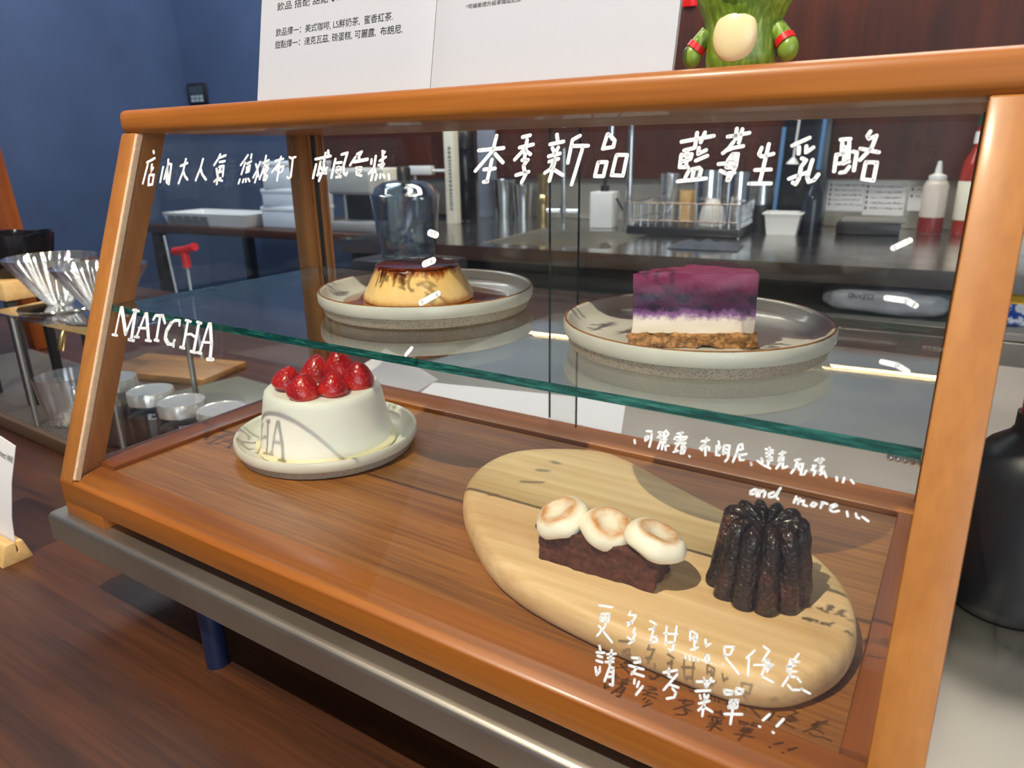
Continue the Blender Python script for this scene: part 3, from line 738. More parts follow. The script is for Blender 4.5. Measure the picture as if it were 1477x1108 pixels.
def wedge(bm, rr, a0, a1, z0, z1, off=0.0, layers=10, steps=14, rs=9):
    """A cake slice: apex at the origin, arc of radius rr between the two angles."""
    def pt(s, a):
        return Vector((rr * s * math.cos(a), rr * s * math.sin(a), 0))
    cuts = []
    for i in range(rs):
        cuts.append(pt(i / rs, a0))
    for i in range(steps + 1):
        cuts.append(pt(1, a0 + (a1 - a0) * i / steps))
    for i in range(rs - 1, 0, -1):
        cuts.append(pt(i / rs, a1))
    cen = sum(cuts, Vector()) / len(cuts)
    rings = []
    for k in range(layers + 1):
        z = z0 + (z1 - z0) * k / layers
        rings.append([bm.verts.new((cen + (c - cen) * (1 + off)) + Vector((0, 0, z))) for c in cuts])
    k = len(cuts)
    for a, c in zip(rings, rings[1:]):
        for i in range(k):
            bm.faces.new((a[i], a[(i + 1) % k], c[(i + 1) % k], c[i]))
    for ring, flip in ((rings[0], True), (rings[-1], False)):
        mids = [bm.verts.new(cen + (v.co - cen) * 0.5) for v in ring]
        for v in mids:
            v.co.z = ring[0].co.z
        cc = bm.verts.new((cen.x, cen.y, ring[0].co.z))
        for i in range(k):
            j = (i + 1) % k
            bm.faces.new((ring[i], ring[j], mids[j], mids[i]))
            bm.faces.new((mids[i], mids[j], cc))
    bmesh.ops.recalc_face_normals(bm, faces=bm.faces)
    return bm


t = thing('blueberry_cheesecake_slice', 'purple and white layered blueberry cheesecake slice with biscuit base', 'cheesecake slice', (43.25, 11.75, ZS + 0.6))
bm = wedge(BM(), 6.75, rad(27), rad(63), 0.0, 0.85, 0.04, 5, 26, 22)
displace(bm, 0.34, 2.4, 3.0, 4)
for v in bm.verts:
    v.co.z = max(v.co.z, 0.0)
obj('biscuit_base', bm, M['crumb'], t, smooth=70, label='crumbly golden biscuit base')
bm = wedge(BM(), 6.75, rad(27), rad(63), 0.72, 4.25, 0.0, 14, 18, 14)
for v in bm.verts:
    v.co.x += 0.10 * (1 - min(1, v.co.length / 3)) * (v.co.z - 0.7) * 0.3
displace(bm, 0.07, 0.9, 8.0, 3)
bmesh.ops.bevel(bm, geom=[e for e in bm.edges if e.calc_face_angle(0) > 0.9], offset=0.12, segments=2, affect='EDGES')
o = obj('cheesecake_filling', bm, M['cheesecake'], t, smooth=50)

# ------------------------------------------------------------------ strawberry cake
M['cream_cake'] = plain('whipped_cream', srgb(244, 240, 230), 0.55, sss=0.25, bumps=0.15, vscale=120)
M['berry'] = None
m, n, l, b = mat('strawberry_skin')
v = coords(n, l)
vo = n.new('ShaderNodeTexVoronoi')
vo.inputs['Scale'].default_value = 380
l.new(v, vo.inputs['Vector'])
big = tex_noise(n, l, v, 60, 3)
c1 = ramp(n, l, big, [(0.3, srgb(150, 8, 22)), (0.55, srgb(196, 24, 30)), (0.75, srgb(222, 58, 34))])
pit = ramp(n, l, vo.outputs['Distance'], [(0.14, (1, 1, 1, 1)), (0.26, (0, 0, 0, 1))])
l.new(mixc(n, l, math_node(n, l, 'MULTIPLY', pit, 0.5), c1, srgb(226, 120, 70)), b.inputs['Base Color'])
b.inputs['Roughness'].default_value = 0.3
b.inputs['Subsurface Weight'].default_value = 0.15
b.inputs['Subsurface Radius'].default_value = (0.004, 0.001, 0.001)
b.inputs['Subsurface Scale'].default_value = 0.5
b.inputs['Coat Weight'].default_value = 0.6
b.inputs['Coat Roughness'].default_value = 0.12
bump(n, l, b, math_node(n, l, 'SMOOTH_MIN', vo.outputs['Distance'], 0.45), 0.9, 0.0012)
M['berry'] = m

t = thing('strawberry_cake', 'small round white cream cake topped with strawberries inside the case', 'cake', (14.85, 14.8, 3.66 + 0.66))
wv = lambda r, th, z, i: (r * (1 + 0.006 * math.sin(5 * th + i) + 0.004 * math.sin(9 * th + 2 * i)), z + 0.03 * math.sin(4 * th))
bm = lathe(BM(), [(0, 0.02), (5.45, 0.02), (5.6, 0.15), (5.5, 0.45), (5.35, 1.1), (5.15, 2.2), (4.95, 3.3), (4.78, 4.2), (4.66, 4.65), (4.45, 4.8), (4.0, 4.8), (2.5, 4.78), (0, 4.78)], 96, (0, 0, 0), wv)
obj('cream_coating', bm, M['cream_cake'], t, smooth=60)
obj('cream_skirt', lathe(BM(), [(5.3, 0.0), (5.78, 0.0), (5.84, 0.12), (5.7, 0.3), (5.45, 0.5)], 96, (0, 0, 0), wv), plain('cream_ring', srgb(240, 228, 190), 0.5, sss=0.2), t, smooth=60, label='yellowish cream foot ring')


def strawberry(loc, r, h, tilt, az, label, seed):
    prof = [(0, 0), (0.55, 0.02), (0.86, 0.14), (1.0, 0.42), (0.98, 0.68), (0.86, 1.0), (0.66, 1.35), (0.42, 1.66), (0.2, 1.84), (0, 1.9)]
    k = h / 1.9
    bm = lathe(BM(), [(a * r, z * k) for a, z in prof], 40)
    bmesh.ops.subdivide_edges(bm, edges=bm.edges[:], cuts=1, use_grid_fill=True, smooth=0.6)
    displace(bm, 0.05, 1.1, seed, 2)
    o = obj('strawberry', bm, M['berry'], None, loc, 0, 80)
    o.rotation_euler = (rad(tilt) * math.sin(rad(az)), -rad(tilt) * math.cos(rad(az)), rad(seed * 40))
    return tag(o, label, 'strawberry', 'strawberries on the cream cake')


zt = 3.66 + 0.62 + 4.76
for loc, r, h, tilt, az, lab in (
        ((13.0, 12.6, zt), 1.3, 2.0, 16, 100, 'red strawberry on the cake, nearest the MATCHA lettering'),
        ((13.2, 15.6, zt), 1.3, 2.3, 8, 60, 'dark red strawberry at the back of the cake, behind the two left ones'),
        ((15.75, 11.75, zt), 1.28, 2.1, 12, 290, 'red strawberry at the front rim of the cake, lowest of the six in the photo'),
        ((17.3, 13.55, zt), 1.2, 1.95, 5, 250, 'small squat strawberry at the front of the cake beneath the orange-tipped one'),
        ((15.35, 16.45, zt), 1.4, 2.9, 4, 200, 'tallest strawberry, orange-red at its tip, at the back of the cake'),
        ((17.5, 16.15, zt), 1.35, 2.3, 14, 180, 'rightmost strawberry on the cream cake, nearest the white papers')):
    strawberry(loc, r, h, tilt, az, lab, loc[0])

# ------------------------------------------------------------------ acacia board, brownie, canele
pts = [(31.3, 11.9), (30.4, 14.9), (30.6, 17.4), (31.6, 19.2), (33.7, 20.8), (36.7, 22.0), (39.4, 21.6), (43.5, 19.6), (48.0, 17.5), (51.6, 16.4), (54.2, 14.6), (56.0, 12.0), (56.75, 9.2), (56.6, 6.8), (55.9, 5.0), (54.7, 3.5), (53.0, 2.75), (50.8, 2.62), (48.0, 2.75), (44.6, 3.05), (41.0, 3.75), (38.0, 5.1), (35.2, 7.3), (33.0, 9.4)]
pts = [Vector((x, y, 0)) for x, y in pts]
N = len(pts)
ol = []
for i in range(N):
    p0, p1, p2, p3 = (pts[(i + k - 1) % N] for k in range(4))
    for s in (0, 0.25, 0.5, 0.75):
        ol.append(0.5 * ((2 * p1) + (p2 - p0) * s + (2 * p0 - 5 * p1 + 4 * p2 - p3) * s * s + (3 * p1 - p0 - 3 * p2 + p3) * s ** 3))
cx, cy = 45.0, 10.5
N = len(ol)
nrm = []
for i in range(N):
    d = (ol[(i + 1) % N] - ol[i - 1]).normalized()
    nv = Vector((d.y, -d.x, 0))
    if nv.dot(ol[i] - Vector((cx, cy, 0))) < 0:
        nv = -nv
    nrm.append(nv)
bm = BM()
rings = []
for inset, z in ((0.5, 0.0), (0.2, 0.12), (0.03, 0.4), (0.0, 0.85), (0.06, 1.25), (0.2, 1.58), (0.42, 1.76), (0.75, 1.84), (1.4, 1.87)):
    rings.append([bm.verts.new((p.x - nv.x * inset - cx, p.y - nv.y * inset - cy, z)) for p, nv in zip(ol, nrm)])
for a, c in zip(rings, rings[1:]):
    for i in range(N):
        bm.faces.new((a[i], a[(i + 1) % N], c[(i + 1) % N], c[i]))
bm.faces.new(rings[0][::-1])
bm.faces.new(rings[-1])
tag(obj('serving_board', bm, M['board'], None, (cx, cy, 3.68), 0, 60), 'rounded acacia serving board lying in the case under brownie and canele', 'serving board')
ZT = 3.68 + 1.87

M['brownie'] = plain('brownie_crumb', srgb(88, 46, 31), 0.8, var=0.5, vscale=380, bumps=1.0)
m, n, l, b = mat('toasted_meringue')
tc = n.new('ShaderNodeTexCoord')
sx = n.new('ShaderNodeSeparateXYZ')
l.new(tc.outputs['Object'], sx.inputs[0])
r2 = math_node(n, l, 'ADD', math_node(n, l, 'POWER', sx.outputs[0], 2), math_node(n, l, 'POWER', sx.outputs[1], 2))
rr = math_node(n, l, 'MULTIPLY', math_node(n, l, 'SQRT', r2), 100)
ns = tex_noise(n, l, coords(n, l), 110, 4, 0.6)
ringm = ramp(n, l, math_node(n, l, 'ADD', math_node(n, l, 'MULTIPLY', rr, 0.78), math_node(n, l, 'MULTIPLY', math_node(n, l, 'SUBTRACT', ns, 0.5), 0.5)), [(0.3, (0.1, 0.1, 0.1, 1)), (0.55, (0.7, 0.7, 0.7, 1)), (0.75, (1, 1, 1, 1)), (1.0, (0, 0, 0, 1))])
ringm.node.color_ramp.elements[0].position = 0.25
up = ramp(n, l, math_node(n, l, 'MULTIPLY', sx.outputs[2], 100), [(0.75, (0, 0, 0, 1)), (0.95, (1, 1, 1, 1))])
pat = ramp(n, l, ns, [(0.3, (0.5, 0.5, 0.5, 1)), (0.6, (1, 1, 1, 1))])
fac = mixc(n, l, 1.0, mixc(n, l, 1.0, ringm, up, 'MULTIPLY'), pat, 'MULTIPLY')
l.new(mixc(n, l, fac, srgb(246, 238, 216), srgb(196, 128, 40)), b.inputs['Base Color'])
b.inputs['Roughness'].default_value = 0.5
b.inputs['Subsurface Weight'].default_value = 0.25
b.inputs['Subsurface Radius'].default_value = (0.005, 0.004, 0.003)
b.inputs['Subsurface Scale'].default_value = 0.5
M['meringue'] = m

t = thing('brownie', 'dark chocolate brownie bar topped with three toasted marshmallow domes', 'brownie', (44.05, 7.4, ZT), 1.5)
bm = BM()
bmesh.ops.create_cube(bm, size=1, matrix=Matrix.Translation((0, 0, 1.06)) @ Matrix.Diagonal((7.0, 2.5, 2.1, 1)))
bmesh.ops.subdivide_edges(bm, edges=bm.edges[:], cuts=15, use_grid_fill=True)
for v in bm.verts:
    k = 0.94 + 0.06 * v.co.z / 2.1
    v.co.x *= k
    v.co.y *= k
displace(bm, 0.16, 2.0, 5.0, 4)
for v in bm.verts:
    v.co.z = max(v.co.z, 0.0)
obj('chocolate_cake', bm, M['brownie'], t, smooth=75)
for i, (x, y, r) in enumerate(((-2.3, -0.15, 1.5), (0.15, -0.1, 1.46), (2.8, -0.2, 1.6))):
    w3 = lambda rr, th, z, i, s=i: (rr * (1 + 0.04 * math.sin(2 * th + s * 2) + 0.025 * math.sin(5 * th + s)), z + (0.06 * math.sin(3 * th + s * 3) if rr > 0.9 and z < 0.3 else 0))
    pf = [(0, 0), (1.0, 0.0), (1.3, 0.06), (1.42, 0.3), (1.4, 0.55), (1.3, 0.82), (1.1, 1.04), (0.86, 1.13), (0.66, 1.1), (0.42, 1.0), (0.2, 0.96), (0, 0.95)]
    bm = lathe(BM(), [(a * r / 1.42, z) for a, z in pf], 56, (0, 0, 0), w3)
    displace(bm, 0.05, 0.9, i * 5.0 + 1, 2)
    obj('marshmallow_dome', bm, M['meringue'], t, (x, y, 2.02), 0, 75, label='toasted white marshmallow dome', rot=((18, -16, 0), (20, 6, 40), (14, 10, 80))[i])

m, n, l, b = mat('canele_crust')
v = coords(n, l)
f1 = tex_noise(n, l, v, 130, 6, 0.7)
f2 = tex_noise(n, l, v, 40, 3)
vo = n.new('ShaderNodeTexVoronoi')
vo.inputs['Scale'].default_value = 420
l.new(v, vo.inputs['Vector'])
l.new(ramp(n, l, f2, [(0.34, srgb(26, 13, 12)), (0.54, srgb(48, 24, 18)), (0.74, srgb(96, 48, 26))]), b.inputs['Base Color'])
b.inputs['Roughness'].default_value = 0.27
b.inputs['Coat Weight'].default_value = 0.4
b.inputs['Coat Roughness'].default_value = 0.2
bump(n, l, b, math_node(n, l, 'ADD', f1, math_node(n, l, 'MULTIPLY', vo.outputs['Distance'], 1.2)), 0.9, 0.0014)
M['canele'] = m


def flute(r, th, z, i):
    s = abs(math.sin(6 * th)) ** 0.75
    g = (s - 0.62)
    amp = 0.17 if z < 3.6 else 0.2
    rr = r * (1 + amp * g)
    zz = z
    if z > 3.5:
        zz = z + 0.34 * g * (1 if r > 0.7 else r / 0.7)
    return rr, zz


bm = lathe(BM(), [(0, 0), (2.3, 0.0), (2.52, 0.08), (2.5, 0.4), (2.42, 1.0), (2.32, 1.7), (2.22, 2.4), (2.14, 3.0), (2.08, 3.45), (1.98, 3.75), (1.78, 3.98), (1.5, 4.1), (1.2, 4.08), (0.9, 3.98), (0.6, 3.78), (0.35, 3.62), (0, 3.58)], 192, (0, 0, 0), flute)
displace(bm, 0.06, 1.3, 2.0, 3)
for v in bm.verts:
    v.co.z = max(v.co.z, 0.0)
tag(obj('canele', bm, M['canele'], None, (51.85, 9.75, ZT), 8, 60), 'dark glossy fluted canele on the wooden serving board', 'canele')

# ------------------------------------------------------------------ on top of the case: menu and toy
ZTOP = HR + 1.78
LEAN = rad(12)


def pg(u, v, w):
    """menu plane: u along x, v up the leaning page, w towards the reader."""
    return (u, v * math.sin(LEAN) - w * math.cos(LEAN), v * math.cos(LEAN) + w * math.sin(LEAN))


t = thing('menu_booklet', 'open white menu booklet leaning upright on top of the display case', 'menu', (0, 12.0, ZTOP + 0.06))
for (u0, u1, wv2) in ((14.3, 29.62, 0.0), (29.7, 44.85, 0.05)):
    bm = BM()
    nx = 24
    grid = []
    for w in (0.0, -0.28):
        rows = []
        for v in (0.02, 21.0):
            row = []
            for i in range(nx + 1):
                u = u0 + (u1 - u0) * i / nx
                # the sheets dip towards the fold
                dip = -0.25 * math.exp(-abs(u - 29.66) / 0.9)
                row.append(bm.verts.new(pg(u, v, w + dip + wv2)))
            rows.append(row)
        grid.append(rows)
    f, g = grid
    for i in range(nx):
        bm.faces.new((f[0][i], f[0][i + 1], f[1][i + 1], f[1][i]))
        bm.faces.new((g[0][i], g[1][i], g[1][i + 1], g[0][i + 1]))
        bm.faces.new((f[0][i], g[0][i], g[0][i + 1], f[0][i + 1]))
        bm.faces.new((f[1][i], f[1][i + 1], g[1][i + 1], g[1][i]))
    for i in (0, nx):
        bm.faces.new((f[0][i], f[1][i], g[1][i], g[0][i]))
    page = obj('page', bm, M['page'], t, smooth=30)
    if u0 < 20:
        lines = (('飲品 搭配 甜點 $180', 15.93, 22.6, 5.88, 6.44), ('飲品擇一：美式咖啡, LS鮮奶茶,  蜜香紅茶.', 15.92, 26.5, 4.22, 4.76), ('甜點擇一：達克瓦茲, 磅蛋糕, 可麗露,  布朗尼.', 15.91, 27.35, 3.42, 3.95))
    else:
        lines = (('*可補差價升級拿鐵或奶茶', 32.04, 35.75, 4.26, 4.53),)
    for s, a, c, v0, v1 in lines:
        bm = text_bm(s, a, c, v0, v1, lambda u, v, w: pg(u, v, w + wv2 + 0.005))
        obj('printed_line', bm, M['ink'], page, smooth=0)

M['fur'] = None
m, n, l, b = mat('green_sculpted_vinyl')
f = tex_noise(n, l, coords(n, l, (420, 420, 90)), 1, 4, 0.6)
l.new(ramp(n, l, f, [(0.3, srgb(76, 102, 24)), (0.55, srgb(110, 142, 44)), (0.75, srgb(154, 182, 96))]), b.inputs['Base Color'])
b.inputs['Roughness'].default_value = 0.35
bump(n, l, b, f, 0.6, 0.0008)
M['fur'] = m
M['belly'] = plain('cream_vinyl', srgb(226, 212, 164), 0.3)
M['pink'] = plain('pink_vinyl', srgb(196, 40, 92), 0.3)
t = thing('toy_figure', 'green vinyl toy figure with cream belly standing on the case beside the menu', 'toy', (47.55, 14.0, ZTOP + 0.03))
bm = lathe(BM(), [(0, 0), (1.5, 0), (1.68, 0.15), (1.72, 0.7), (1.7, 1.4), (1.74, 1.9), (1.95, 2.5), (2.3, 3.2), (2.5, 4.2), (2.4, 5.2), (1.9, 6.2), (1.0, 6.9), (0, 7.1)], 56, (0, 0, 0), lambda r, th, z, i: (r * (1 - 0.18 * abs(math.sin(th))), z))
displace(bm, 0.05, 3, 1.0, 2)
obj('toy_body', bm, M['fur'], t, smooth=60)
for s in (-1, 1):
    a = obj('arm', tube(BM(), [(s * 1.6, -0.2, 1.85), (s * 1.95, -0.3, 1.45), (s * 2.2, -0.4, 1.1)], 0.42, 14), M['fur'], t, smooth=60)
    obj('hand', ball(BM(), (s * 2.3, -0.45, 0.85), 0.52, (0.9, 0.8, 1.1)), plain('green_vinyl', srgb(112, 142, 48), 0.35), a, smooth=60)
    obj('wrist_band', tube(BM(), [(s * 2.03, -0.33, 1.34), (s * 2.2, -0.4, 1.1)], 0.47, 16), M['red'], a, smooth=60, label='red wrist band')
bm = ball(BM(), (0, -1.2, 1.5), 1.0, (1.04, 0.52, 1.22), 4)
obj('belly_patch', bm, M['belly'], t, smooth=60, label='cream oval belly')
bm = ball(BM(), (0, -1.62, 3.75), 1.0, (1.25, 0.5, 0.85))
obj('mouth', bm, M['pink'], t, smooth=60, label='pink open mouth')

# ------------------------------------------------------------------ papers behind the case, bottle at the right
def sheet(poly, name, label, curl=None):
    bm = BM()
    (a, b2, c, d) = [Vector((*p, 0)) for p in poly]
    n1 = 14
    gr = [[None] * (n1 + 1) for _ in range(n1 + 1)]
    for i in range(n1 + 1):
        for j in range(n1 + 1):
            s, q2 = i / n1, j / n1
            p = a * (1 - s) * (1 - q2) + b2 * s * (1 - q2) + c * s * q2 + d * (1 - s) * q2
            z = 0.03 + (curl(s, q2) if curl else 0)
            gr[i][j] = bm.verts.new((p.x, p.y, z))
    for i in range(n1):
        for j in range(n1):
            bm.faces.new((gr[i][j], gr[i + 1][j], gr[i + 1][j + 1], gr[i][j + 1]))
    r = bmesh.ops.solidify(bm, geom=bm.faces[:], thickness=0.02)
    return tag(obj(name, bm, M['white_paper'], None, (0, 0, 0.03), 0, 50), label, 'paper', 'papers on the steel behind the case')


tag(obj('paper_sheet', prism(BM(), [(7.2, 33.5), (32.4, 36.0), (28.2, 47.0), (4.7, 41.6)], 'Z', 0, 0.06), M['white_paper'], None, (0, 0, 0.02), 0, 0), 'long flat white paper sheet on the steel behind the case', 'paper', 'papers on the steel behind the case')
sheet([(-9.5, 36.0), (5.5, 36.0), (4.4, 43.0), (-6.0, 45.0)], 'paper_sheet', 'curled white paper sheet behind the strawberry cake', lambda s, q2: 1.6 * max(0, q2 - 0.4) ** 2 * (1 - s) * 3 + 0.5 * (1 - s) * q2)

t = thing('sauce_jug', 'big matte black plastic jug with red cap beside the case', 'bottle', (63.55, 24.4, 0))
obj('jug_body', lathe(BM(), [(0, 0), (2.8, 0), (3.1, 0.3), (3.2, 1.0), (3.12, 1.6), (3.2, 2.3), (3.2, 9.0), (3.05, 9.7), (2.4, 10.6), (1.5, 11.3), (1.3, 11.7), (1.3, 12.6), (0, 12.6)], 64), plain('black_jug_plastic', (0.012, 0.013, 0.018, 1), 0.42, bumps=0.1), t, smooth=50)
obj('cap', lathe(BM(), [(0, 12.3), (1.12, 12.3), (1.14, 13.4), (1.0, 13.6), (0, 13.6)], 40), M['red'], t, label='red screw cap')

# ------------------------------------------------------------------ customer side: card holder, drip station, jars
t = thing('card_holder', 'small pine block holding a white wifi card on the dark counter', 'card holder', (-18.6, 0.35, -9))
bm = prism(BM(), [(-1.35, 0), (-0.75, 2.05), (0.1, 2.05), (0.1, 1.0), (0.28, 1.0), (0.28, 2.05), (0.75, 2.05), (1.35, 0)], 'X', -5.5, 5.5, 0.05)
obj('wood_block', bm, M['pine'], t)
tc = thing('wifi_card', 'white card with printed heading standing in the pine holder', 'card', (-18.6, 0.55, -8))
bm = BM()
n1 = 20
cardp = lambda u, v: (u, 0.16 * v * v / 11 + 0.35 * math.sin((u + 6) * 0.35) * (v / 11), v)
rows = [[bm.verts.new((lambda p: (p[0] + 0.17 * v, p[1] + w, p[2]))(cardp(u, v))) for u in [-7 + 12.0 * i / n1 for i in range(n1 + 1)]] for w in (0.0, 0.05) for v in (0.0, 3.6, 7.2, 10.6)]
for base in (0, 4):
    for r in range(3):
        for i in range(n1):
            bm.faces.new((rows[base + r][i], rows[base + r][i + 1], rows[base + r + 1][i + 1], rows[base + r + 1][i]))
for i in range(n1):
    bm.faces.new((rows[0][i], rows[4][i], rows[4][i + 1], rows[0][i + 1]))
    bm.faces.new((rows[3][i], rows[3][i + 1], rows[7][i + 1], rows[7][i]))
for r in range(3):
    for i in (0, n1):
        bm.faces.new((rows[r][i], rows[r + 1][i], rows[5 + r][i], rows[4 + r][i]))
obj('card', bm, M['white_paper'], tc, smooth=40)
bm = text_bm('Connect Wifi', 0.6, 4.9, 8.95, 9.55, lambda u, v, w: (u + 0.17 * v, cardp(u, v)[1] - 0.03, v))
obj('printed_line', bm, M['ink'], tc, smooth=0)

# drip tray with expanded mesh
t = thing('drip_tray', 'low brown drip tray with a metal mesh top on the counter', 'drip tray', (-58, 16.6, -9), -2)
obj('tray_body', boxm((-32, 0, 0), (24, 19.6, 1.9), 0.25), plain('brown_metal_tray', srgb(96, 76, 62), 0.45, 0.4), t)
bm = BM()
for i in range(61):
    x = -31 + i * 0.9
    box(bm, (x - 0.09, 0.8, 1.9), (x + 0.09, 18.8, 2.06))
for j in range(34):
    y = 0.8 + j * 0.54
    box(bm, (-31.4, y - 0.06, 1.9), (23.4, y + 0.06, 2.0))
obj('mesh_grate', bm, M['steel_dull'], t, smooth=0)


def dripper(loc, k, label):
    t = thing('glass_dripper', label, 'coffee dripper', loc, 0, 'glass drippers on the stand')
    def swirl(r, th, z, i):
        a = 0.05 if 0.3 < z < 6.3 * k else 0.0
        return r * (1 + a * abs(math.sin(11 * th + z * 0.4)) - a / 2), z
    prof = [(1.0, 0), (1.3, 0.2)] + [(1.3 + (5.6 - 1.3) * (s / 12) ** 0.92, 0.2 + 6.6 * s / 12) for s in range(1, 13)] + [(5.45, 6.85)] + [(5.35 - (5.35 - 1.15) * (s / 12) ** 1.05, 6.75 - 6.5 * s / 12) for s in range(1, 13)]
    obj('ribbed_cone', lathe(BM(), [(r * k, z * k) for r, z in prof], 128, (0, 0, 0), swirl, True), M['clear'], t, smooth=60)
    obj('collar', lathe(BM(), [(1.2 * k, 0.0), (5.0 * k, 0.0), (5.1 * k, 0.15), (5.0 * k, 0.3), (1.2 * k, 0.32)], 64, closed=True), M['clear'], t, smooth=40)
    return t


t = thing('dripper_stand', 'dark metal stand with a glass plate carrying the two drippers', 'stand', (-32, 21.5, -6.92))
obj('stand_plate', boxm((-13, -6.4, 15.6), (12.2, 5.2, 16.0), 0.1), M['shelf'], t)
for (x, y, z0) in ((-12, -4.4, 0), (-12, 4.4, 0), (11.3, -5.6, -2.08), (11.3, 4.4, -2.08)):
    obj('post', cyl(BM(), (x, y, z0), (x, y, 15.6), 0.35, 16), M['steel_dull'], t)
obj('clip', tube(BM(), [(-3.2, -1.6, 15.2), (-2.8, -2.6, 14.5), (-2.7, -3.2, 13.3), (-3.4, -3.4, 11.5)], 0.4, 10), M['brass'], t, smooth=50, label='brass clip below the plate')
dripper((-38.8, 20.8, 9.12), 0.95, 'ribbed clear glass dripper nearest the black cup on the stand')
dripper((-27.0, 20.4, 9.12), 0.92, 'ribbed clear glass dripper partly hidden behind the wooden case post')

t = thing('glass_server', 'clear glass coffee server standing on the drip tray mesh', 'glass server', (-41.5, 20.6, -6.94))
obj('server_body', lathe(BM(), [(0, 0.0), (2.6, 0.0), (3.0, 0.3), (3.2, 1.5), (3.5, 3.5), (3.75, 5.8), (3.8, 6.6), (3.62, 6.6), (3.4, 4.5), (3.05, 1.8), (2.7, 0.5), (0, 0.35)], 64), M['clear'], t, smooth=50)
obj('handle', tube(BM(), [(3.6, -1.0, 5.6), (5.0, -1.6, 5.2), (5.1, -1.6, 3.2), (3.3, -0.9, 2.2)], 0.28, 10), M['clear'], t, smooth=50)

t = thing('black_cup', 'black glazed cup on a small wooden stand by the blue wall', 'cup', (-57.5, 25.2, 11.3))
obj('cup_body', lathe(BM(), [(0, 0), (3.6, 0), (4.0, 0.4), (4.9, 5.2), (5.0, 5.9), (4.75, 5.9), (4.5, 5.2), (3.6, 0.8), (0, 0.6)], 56, (0, 0, 0), lambda r, th, z, i: (r, z + (0.14 * math.sin(5 * th) if z > 5 else 0))), M['blackgloss'], t, smooth=50)
t = thing('wooden_stand', 'light wooden stand under the black cup', 'stand', (-58.5, 25.6, -6.92))
obj('stand_top', boxm((-7, -5.4, 15.5), (6, 5.4, 18.1), 0.15), M['pine'], t)
for (x, y) in ((-6.2, -4.6), (5.2, -4.6), (-6.2, 4.6), (5.2, 4.6)):
    obj('leg', boxm((x - 0.6, y - 0.6, 0), (x + 0.6, y + 0.6, 15.5), 0.1), M['blackmatte'], t)

t = tag(obj('wooden_post', prism(BM(), [(-7.0, 0), (-4.0, 0), (-12.5, 70), (-16.0, 70)], 'Y', -2, 2, 0.3), wood('orange_post', srgb(164, 84, 28), srgb(120, 54, 14), 'Z', 200, 0.35, 0.3, 6, 0.3), None, (-90.4, 42.1, -9)), 'slanted orange wooden post standing at the far left of the counter', 'post')

# coffee jars with silver lids
M['coffee'] = plain('coffee_beans_dark', (0.02, 0.012, 0.008, 1), 0.5, var=0.5, vscale=160, bumps=0.6)
def jar(loc):
    t = thing('coffee_jar', 'x', 'jar', loc, 0, 'jars with silver lids beside the case')
    obj('jar_glass', lathe(BM(), [(0, 0), (2.7, 0), (2.95, 0.3), (3.0, 6.2), (2.7, 7.1), (2.45, 7.4), (2.3, 7.4), (2.3, 7.3), (2.55, 7.0), (2.82, 6.1), (2.8, 0.4), (0, 0.3)], 56), M['jar'], t, smooth=50)
    obj('contents', lathe(BM(), [(0, 0.32), (2.76, 0.42), (2.76, 5.9), (0, 6.0)], 40), M['coffee'], t, smooth=50, label='dark coffee filling')
    obj('lid', lathe(BM(), [(0, 7.45), (2.55, 7.45), (2.68, 7.5), (2.7, 8.85), (2.6, 9.0), (2.4, 9.0), (2.35, 8.95), (0, 8.93)], 64), M['lid'], t, smooth=40, label='polished silver lid')
    return t


j0 = jar((-10.7, 22.4, -9))
j0['label'] = 'silver-lidded jar nearest the strawberry cake, beside the case'
for loc, lab in (((-17.2, 21.7, -9), 'middle silver-lidded jar of the row beside the case'), ((-24.3, 22.2, -9), 'silver-lidded jar next to the slanted wooden post of the case'), ((-33.5, 22.9, -9), 'silver-lidded jar mostly hidden behind the slanted case post')):
    c = copy_tree(j0)
    c.location = Vector(loc) * S
    c['label'] = lab

tag(obj('cutting_board', boxm((-11, -5.5, 0), (11, 5.5, 1.2), 0.2), wood('streaked_board', srgb(176, 128, 70), srgb(74, 42, 18), 'X', 110, 0.5, 0.1, 6, 0.3, 0, True), None, (-57, 45.5, -9), 14), 'streaky brown wooden board lying on the counter behind the jars', 'cutting board')
tag(obj('metal_tray', prism(BM(), [(-8, -5), (7, -6.5), (8.5, 5), (-6, 6)], 'Z', 0, 0.5, 0.1), plain('grey_green_tray', srgb(104, 106, 96), 0.4), None, (-37.5, 42.5, -9), 0), 'flat grey tray on the counter beside the streaky board', 'tray')
M['rodmat'] = plain('frosted_rod', srgb(170, 182, 200), 0.25)
bm = BM()
t = thing('stirring_tool', 'thin clear rod with a red T-shaped handle behind the side glass', 'tool', (-56, 50.5, -7.8))
obj('rod', cyl(BM(), (0, 0, 0), (-3.2, 2.0, 16.3), 0.22, 10), M['rodmat'], t)
obj('handle', tube(cyl(BM(), (-3.2, 2.0, 16.0), (-3.6, 2.2, 18.8), 0.7, 14), [(-6.6, 2.2, 18.7), (-3.4, 2.2, 19.1), (-0.4, 2.2, 19.9)], 0.72, 12), M['red'], t, label='red T handle')
tag(obj('stirring_rod', cyl(BM(), (0, 0, 0), (-4.6, 1.5, 21.5), 0.2, 10), M['rodmat'], None, (-59.8, 50.8, -7.8)), 'plain thin clear rod standing beside the red-handled tool', 'rod')

